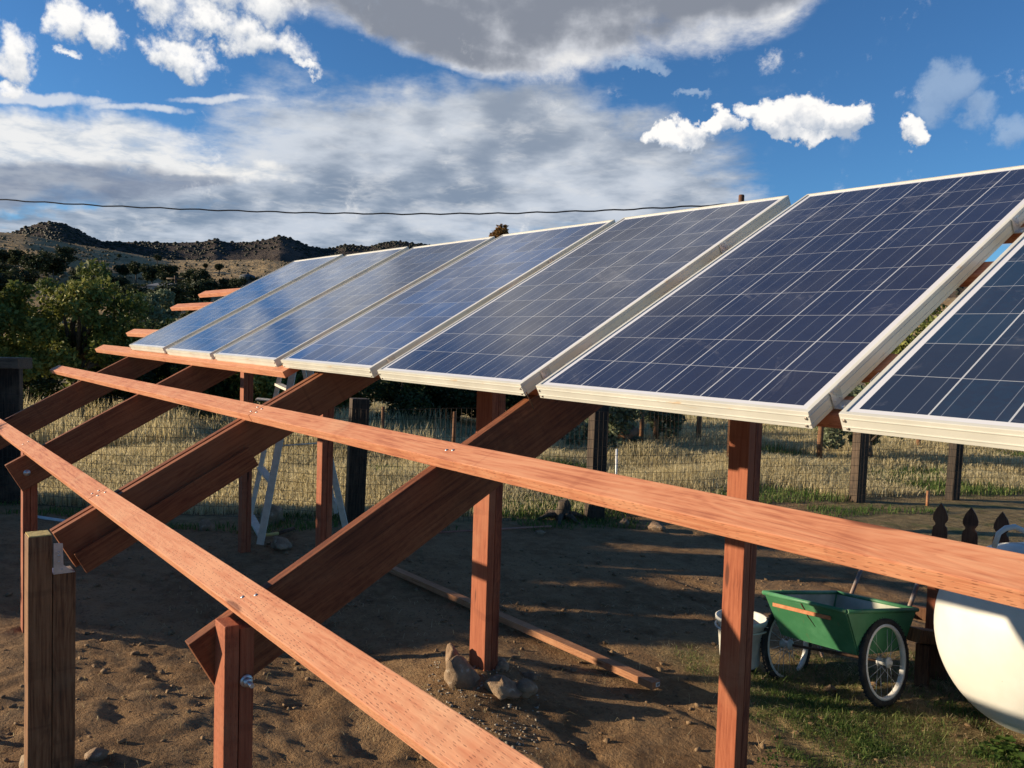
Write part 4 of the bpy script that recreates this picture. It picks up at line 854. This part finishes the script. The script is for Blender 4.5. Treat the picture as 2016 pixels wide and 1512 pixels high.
tag(clods('gravel', list(zip(x, y)), .003 + .009 * rng.random(len(x)) ** 2, GRV), 'pale gravel bits between the rocks at the post foot', 'gravel', kind='stuff')
# root stump
p = at(1105, 1022, Z=0); st = thing('tree_stump', 'dark twisted root stump at the foot of the fence', 'stump', tuple(p)); bm = bmesh.new(); add_tube(bm, [(0, 0, -.1), (.0, 0, .07), (.03, .02, .16), (.02, .0, .22)], [.10, .085, .075, .06], 9)
obj('stump_body', bm, st, BARK); bm = bmesh.new()
for k_ in range(6): a_ = k_ * 1.1; add_tube(bm, [(0, 0, .04), (math.cos(a_) * .16, math.sin(a_) * .16, .06), (math.cos(a_) * .34, math.sin(a_) * .34, -.02)], [.045, .03, .012], 6)
obj('roots', bm, st, BARK)

# ------------------------------------------------------------------ green garden cart
def m_green():
    m, t, b = M('green_plastic', .5, 0, .4); co = objco(t); n = t.noise(co, 6, 7, .65)
    c = t.mix(t.ss(n, .35, .7), (.040, .165, .072), (.07, .225, .11)); c = t.mix(t.ss(t.noise(co, 3, 8, .7), .52, .72, 0, .55), c, (.24, .30, .18)); c = t.mix(t.ss(t.noise(t.mapping(co, (6, 6, 1.2)), 5, 7, .7), .58, .72, 0, .5), c, (.18, .13, .07)); t.l.new(c, b.inputs['Base Color']); bump(t, b, n, .1, .003); return m
GREEN = m_green(); GREY_IN = simple('faded_cart_lining', (.30, .33, .26), (.50, .51, .42), 5, .8)
RZ = Z0 - 1.275; 
TL_, TF, TB, TR_ = at(1503, 1167, depth=5.11), at(1667, 1205, depth=4.65), at(1806, 1201, depth=5.05), at(1647, 1167, depth=5.51)
wn = at(1741, 1303, depth=4.84); wf = at(1549, 1268, depth=5.36)
cart = thing('garden_cart', 'green two-wheeled garden cart with spoked wheels and a patched crack', 'cart', (wn.x, wn.y, 0))
CL = lambda p: Vector(p) - cart.location
ctr = (TL_ + TF + TB + TR_) / 4
fb0 = at(1537, 1250, depth=5.17); fb1 = at(1691, 1292, depth=4.74)
low = [CL(fb0), CL(fb1), CL(at(1776, 1281, depth=5.0)), CL(at(1632, 1243, depth=5.42))]; top = [CL(TL_), CL(TF), CL(TB), CL(TR_)]
def shell(topv, lowv, th, mat, name):
    bm = bmesh.new(); cx = sum(topv, Vector()) / 4
    def ring(vs, k, dz): return [bm.verts.new(v + (Vector((cx.x, cx.y, v.z)) - v).normalized() * k + Vector((0, 0, dz))) for v in vs]
    o_t = ring(topv, 0, 0); o_l = ring(lowv, 0, 0); i_t = ring(topv, th * 1.6, 0); i_l = ring(lowv, th * 1.6, th)
    for i in range(4):
        j = (i + 1) % 4; bm.faces.new((o_l[i], o_l[j], o_t[j], o_t[i])); bm.faces.new((o_t[i], o_t[j], i_t[j], i_t[i])); f_ = bm.faces.new((i_t[i], i_t[j], i_l[j], i_l[i])); f_.material_index = 1
    bm.faces.new(o_l[::-1]); f_ = bm.faces.new(i_l); f_.material_index = 1
    bmesh.ops.recalc_face_normals(bm, faces=bm.faces); bmesh.ops.bevel(bm, geom=[e for e in bm.edges], offset=.007, segments=2, affect='EDGES')
    o = obj(name, bm, cart, mat); o.data.materials.append(GREY_IN); return o
shell(top, low, .006, GREEN, 'tub')
rimb = bmesh.new()
for i in range(4):
    a_, b_ = top[i], top[(i + 1) % 4]; add_tube(rimb, [a_ + Vector((0, 0, .002)), b_ + Vector((0, 0, .002))], .013, 8)
obj('rim', rimb, cart, GREEN)
# crack and the orange patch strip
fn = (low[1] - low[0]).cross(top[0] - low[0]).normalized(); fn = fn if fn.dot(CF) < 0 else -fn
def onface(s, q): return (top[0].lerp(top[1], s)).lerp(low[0].lerp(low[1], s), q)
ck = bmesh.new(); cpts = [(.46, -.03), (.475, .10), (.49, .22), (.50, .33), (.535, .47), (.55, .55)]
add_tube(ck, [onface(*q) + fn * .0015 for q in cpts], [.004, .004, .003, .003, .002, .0008], 6); obj('crack', ck, cart, DARKM)
a_, b_ = onface(.09, .21) + fn * .010, onface(.80, .21) + fn * .010; o = obj('patch_strip', box((0, -.0045, -.011), ((b_ - a_).length, .0045, .011), .002), cart, simple('orange_strip', (.38, .13, .05), (.5, .22, .10), 25, .7, 0, .5), label='rusty orange wooden strip screwed over the crack'); o.matrix_local = align(a_, b_)
# wheels
axis = (wn - wf).normalized()
def wheel(cen):
    z = axis; x = Vector((0, 0, 1)); y = z.cross(x).normalized(); x = y.cross(z); mw = frame_mat(cen - cart.location, x, y, z)
    w_ = obj('wheel', bmesh.new(), cart); w_.matrix_local = mw
    bm = bmesh.new(); R_ = .228; prof = [(R_ + .022 * math.cos(a), .019 * math.sin(a)) for a in [i * math.pi / 6 for i in range(12)]]; add_lathe(bm, prof, 48, closed=True)
    for k_ in range(60):
        a = k_ * math.pi / 30; add_box(bm, (-.003, -.013, 0), (.003, .013, .004), Matrix.Rotation(a, 4, 'Z') @ Matrix.Translation((R_ + .0205, 0, 0)) @ Matrix.Rotation(math.pi / 2, 4, 'Y') @ Matrix.Rotation(math.pi / 2, 4, 'Z'))
    obj('tyre', bm, w_, simple('black_rubber', (.012, .012, .013), (.045, .04, .035), 20, .85))
    bm = bmesh.new(); add_lathe(bm, [(.212, .014), (.198, .016), (.194, .009), (.194, -.009), (.198, -.016), (.212, -.014)], 48, closed=True); obj('rim', bm, w_, simple('white_rim', (.62, .60, .55), (.74, .72, .68), 10, .5))
    bm = bmesh.new(); add_lathe(bm, [(0, .045), (.012, .045), (.014, .034), (.030, .032), (.032, .022), (.020, .015), (.020, -.03), (.030, -.034), (0, -.036)], 20)
    obj('hub', bm, w_, simple('hub_plastic', (.5, .49, .46), (.66, .65, .62), 10, .5)); bm = bmesh.new()
    for k_ in range(20):
        a = k_ * math.pi / 10; b2 = a + (.42 if k_ % 2 else -.42); zz = .024 if (k_ // 2) % 2 else -.028
        add_tube(bm, [(.026 * math.cos(b2 * 1), .026 * math.sin(b2), zz), (.197 * math.cos(a), .197 * math.sin(a), 0)], .0016, 5)
    obj('spokes', bm, w_, STEEL); return w_
w1_ = wheel(wn); w2_ = wheel(wf)
obj('axle', tube([CL(wf), CL(wn)], .009, 8), cart, DARKM)
RUST = simple('rusty_grey_tube', (.30, .29, .28), (.26, .14, .08), 14, .6, .3)
for (t0, m0, t1) in (((1664, 1200), (1693, 1127), (1728, 1040)), ((1781, 1222), (1806, 1150), (1836, 1062))):
    d_ = depth_of(TR_ if t0[0] < 1700 else TB) + .02; obj('handle', tube([CL(at(*t0, depth=d_)), CL(at(*m0, depth=d_ + .22)), CL(at(*t1, depth=d_ + .5))], .013, 10), cart, RUST)
s0 = at(1612, 1272, depth=depth_of(wf) + .25); s1 = at(1628, 1318, depth=depth_of(wf) + .2); s2 = at(1648, 1316, depth=depth_of(wf) + .22); s3 = at(1650, 1280, depth=depth_of(wf) + .3)
obj('stand', tube([CL(s0), CL(s1), CL(s2), CL(s3)], .011, 8), cart, RUST)

# ------------------------------------------------------------------ bucket
bp = at(1456, 1306, Z=0); bk = thing('bucket', 'dirty white plastic bucket half hidden behind the tall red post', 'bucket', (bp.x, bp.y, 0)); BW = simple('dirty_white_plastic', (.50, .48, .42), (.68, .66, .60), 9, .5)
bm = bmesh.new(); add_lathe(bm, [(0, .0), (.115, .0), (.120, .01), (.148, .27), (.160, .275), (.162, .30), (.152, .303), (.148, .295), (.116, .012), (0, .01)], 36); obj('bucket_body', bm, bk, BW)
bm = bmesh.new(); add_lathe(bm, [(.150, .235), (.165, .237), (.165, .243), (.150, .245)], 36, closed=True); obj('rib', bm, bk, BW)
hp = [(math.cos(a) * .168, math.sin(a) * .168 * .98, .285 - .06 * math.sin(a)) for a in [i * math.pi / 10 for i in range(11)]]; obj('handle', tube(hp, .003, 6), bk, ALU)

# ------------------------------------------------------------------ propane tank
def m_tank():
    m, t, b = M('cream_tank_paint', .42, 0, .45); co = objco(t); n = t.noise(co, 3, 7, .6); c = t.mix(t.ss(n, .3, .7), (.58, .57, .52), (.66, .65, .61))
    c = t.mix(t.ss(t.noise(co, 26, 5, .6), .70, .74, 0, .5), c, (.35, .28, .2)); t.l.new(c, b.inputs['Base Color']); bump(t, b, t.noise(co, 2.5, 3), .1, .01); return m
TK = m_tank(); TD = 4.30; TRd = .475; HL = .29
lt = at(1843, 1215, depth=TD + .1)
# tank axis: heads towards camera left, body runs off to the right
axd = (Vector((CR.x, CR.y, 0)).normalized() * .93 + Vector((CF.x, CF.y, 0)).normalized() * .37).normalized()
cen = at(1928, 1246, depth=4.2); cen.z = .555
c_head = cen + axd * (HL + .015)
tk = thing('gas_tank', 'big cream white horizontal gas tank cut off by the right edge', 'gas tank', (c_head.x, c_head.y, 0))
prof = []
for i in range(17):
    a = i / 16 * math.pi / 2; prof.append((TRd * math.sin(a), -HL * math.cos(a)))
prof += [(TRd, .004), (TRd + .0045, .008), (TRd + .0045, .022), (TRd, .026), (TRd, 1.85)]
for i in range(1, 13):
    a = i / 12 * math.pi / 2; prof.append((TRd * math.cos(a), 1.85 + HL * math.sin(a)))
bm = bmesh.new(); rz = frame_mat(Vector((0, 0, cen.z)), Vector((0, 0, 1)), axd.cross(Vector((0, 0, 1))), axd); add_lathe(bm, prof, 72, rz); obj('tank_body', bm, tk, TK)
up_ = Vector((0, 0, 1)); sd = axd.cross(up_)
if sd.dot(CF) > 0: sd = -sd
# lifting lug loop and dome on top
lg = at(1962, 1068, depth=TD + .45); lg = tk.location + axd * .02 + Vector((0, 0, 0)); zt = cen.z + TRd
def tp(px, py, dd): return at(px, py, depth=dd) - tk.location
dlug = depth_of(Vector((c_head.x, c_head.y, zt))) - .05
obj('lifting_loop', tube([tp(1957, 1078, dlug), tp(1966, 1050, dlug), tp(1980, 1040, dlug), tp(1998, 1037, dlug), tp(2022, 1048, dlug), tp(2040, 1072, dlug)], [.012, .013, .014, .014, .013, .012], 10), tk, TK)
for s in (.25, 1.55):
    o = obj('foot', box((-.05, -.26, -.08), (.05, .26, .10), .01), tk, TK); o.location = axd * s; o.rotation_euler = (0, 0, math.atan2(axd.y, axd.x))
# faded label with rusty halo (thin decal patch following the shell)
def patch(name, s0, s1, a0, a1, lift, mat, label=None, n=10, ragged=0, seed=0):
    bm = bmesh.new(); r = random.Random(seed); g = []
    for i in range(n + 1):
        row = []
        for j in range(n + 1):
            u_, v_ = i / n * 2 - 1, j / n * 2 - 1; k_ = 1.0
            m_ = max(abs(u_), abs(v_)) or 1; q = math.hypot(u_, v_) or 1; u2, v2 = u_ * m_ / q, v_ * m_ / q
            if m_ == 1 or m_ > .85: k_ = 1 + r.uniform(-ragged, ragged)
            u2, v2 = u2 * k_, v2 * k_; s = (s0 + s1) / 2 + (s1 - s0) / 2 * u2; a = (a0 + a1) / 2 + (a1 - a0) / 2 * v2; R_ = TRd + lift
            row.append(bm.verts.new(axd * s + sd * (R_ * math.cos(a)) + up_ * (cen.z + R_ * math.sin(a))))
        g.append(row)
    for i in range(n):
        for j in range(n): bm.faces.new((g[i][j], g[i + 1][j], g[i + 1][j + 1], g[i][j + 1])).smooth = True
    return obj(name, bm, tk, mat, label=label)
patch('rust_stain', .085, .36, -.08, .20, .0012, simple('rust_wash', (.58, .47, .24), (.66, .58, .38), 12, .6), 'yellow rust halo round the peeled label', ragged=.10, seed=3)
patch('label_remnant', .11, .33, -.02, .15, .0022, simple('label_cream', (.66, .62, .5), (.72, .70, .62), 15, .5), 'pale torn label remnant', ragged=.16, seed=4)
patch('name_plate', .10, .17, .31, .43, .004, ALU, 'small metal data plate')

# ------------------------------------------------------------------ picket fence behind the tank
pf = thing('picket_fence', 'low dark brown picket fence with pointed tops behind the white tank', 'fence', tuple(at(1853, 1290, depth=5.6).xy) + (0,))
fdir = (at(1975, 1100, depth=5.25) - at(1853, 1100, depth=5.45)); fdir.z = 0; sp = fdir.length / 2; fdir.normalize()
prof = [(-.045, 0), (-.045, .80), (-.040, .825), (-.028, .838), (-.028, .848), (-.043, .870), (-.043, .895), (-.030, .93), (0, .975)]
pm = bmesh.new(); outl = prof + [(-a, b) for a, b in prof[-2::-1]]; f0 = [pm.verts.new((a, 0, b)) for a, b in outl]; f1 = [pm.verts.new((a, .02, b)) for a, b in outl]
pm.faces.new(f0); pm.faces.new(f1[::-1])
for i in range(len(outl)): j = (i + 1) % len(outl); pm.faces.new((f0[i], f1[i], f1[j], f0[j]))
bmesh.ops.recalc_face_normals(pm, faces=pm.faces); pme = bpy.data.meshes.new('picket'); pm.to_mesh(pme); pm.free(); pme.materials.append(BRN)
p853 = at(1853, 990, depth=5.45); s_h = (p853.z) / .975
for i in range(6):
    o = obj('picket', pme, pf); q = Vector((p853.x, p853.y, 0)) + fdir * sp * i - pf.location; o.location = (q.x, q.y, .0); o.rotation_euler = (0, 0, math.atan2(fdir.y, fdir.x)); o.scale = (1, 1, s_h * (1 - .004 * i))
yb = Vector((-fdir.y, fdir.x, 0)); 
for zc in (.28, .72):
    a_ = Vector((p853.x, p853.y, 0)) - fdir * .16 - pf.location; o = obj('rail', box((0, .022, zc - .04), (sp * 5 + .4, .06, zc + .045), .004), pf, BRN); o.location = (a_.x, a_.y, 0); o.rotation_euler = (0, 0, math.atan2(fdir.y, fdir.x))
q = at(1841, 1250, depth=5.35); 
o = obj('post', box((-.045, -.045, 0), (.045, .045, .80), .004), pf, RED_Z); o.location = (q.x - pf.location.x, q.y - pf.location.y, 0)
q0, q1 = at(1797, 1249, depth=5.0), at(1856, 1256, depth=5.25); bo_ = tag(obj('timber_beam', box((0, -.045, -.04), ((q1 - q0).length + .25, .045, .04), .004), None, OLDW), 'short weathered beam resting across blocks between cart and tank', 'beam'); bo_.matrix_world = align(q0, q1)
for px, wd, lb in ((1819, .075, 'dark upright block under the left end of the weathered beam'), (1848, .12, 'wider dark block under the weathered beam next to the tank')):
    q = at(px, 1262, depth=5.12 + (px - 1819) * .004); zt_ = at(px, 1264 + (px - 1819) * .1, depth=5.12).z - .004; o = obj('wood_block', box((-wd / 2, -.045, -.05), (wd / 2, .045, zt_), .004), None, BRN, (q.x, q.y, 0)); o.rotation_euler = (0, 0, math.atan2(fdir.y, fdir.x)); tag(o, lb, 'block')

# ------------------------------------------------------------------ broad-leaved weeds by the tank
def weed(px, py, n, r_, label, mat, name='leafy_weed', seed=0, L=(.03, .06)):
    p = at(px, py, Z=0.02); rd = random.Random(seed); V, F, R_ = [], [], []; g0 = gz(p.x, p.y)
    for i in range(n):
        a = rd.random() * 6.28; rr = r_ * math.sqrt(rd.random()); h = rd.uniform(.01, .09) * (1 - rr / r_ * .5); c = Vector((math.cos(rd.random() * 6.28) * rr, math.sin(rd.random() * 6.28) * rr, h)); d = Vector((math.cos(a), math.sin(a), rd.uniform(-.1, .5))).normalized(); l = rd.uniform(*L); s = d.cross(Vector((0, 0, 1))).normalized() * l * .38
        o_ = len(V); V += [c, c + d * l * .35 + s, c + d * l * .75 + s * .8, c + d * l + Vector((0, 0, -.01)), c + d * l * .75 - s * .8, c + d * l * .35 - s, c + d * l * .5 + Vector((0, 0, -.006))]
        for k_ in range(6): F.append([o_ + k_, o_ + (k_ + 1) % 6, o_ + 6])
        R_ += [rd.random() * .6] * 7
    o = obj(name, mesh_np(name, [tuple(v) for v in V], F, mat, R_), None, None, (p.x, p.y, g0)); return tag(o, label, 'weed', kind='stuff')
weed(1985, 1478, 90, .13, 'broad-leaved green weed at the foot of the white tank', G_MIX, seed=1, L=(.03, .06))
weed(1945, 1375, 70, .16, 'leafy green clump in the tank\'s shadow', G_MIX, seed=5, L=(.02, .04))
weed(1520, 1500, 30, .05, 'small green seedling right of the tall red post', G_MIX, seed=3, L=(.012, .022))
p = at(1500, 1478, Z=.02); tw = bmesh.new(); q0 = Vector((0, 0, 0)); add_tube(tw, [(0, 0, .0), (-.01, -.01, .05), (-.03, -.01, .10)], [.003, .0025, .001], 5); add_tube(tw, [(-.01, -.01, .05), (.02, .0, .09)], [.002, .001], 5); add_tube(tw, [(0, 0, .01), (-.05, .01, .03)], [.002, .001], 5)
tag(obj('dry_twig', tw, None, simple('twig', (.30, .2, .1), (.42, .3, .17), 30), (p.x, p.y, gz(p.x, p.y))), 'small forked dry twig standing in the soil near the tall red post', 'twig')
print('objects', len(bpy.data.objects), 'polys', sum(len(o.data.polygons) for o in bpy.data.objects if o.type == 'MESH'))
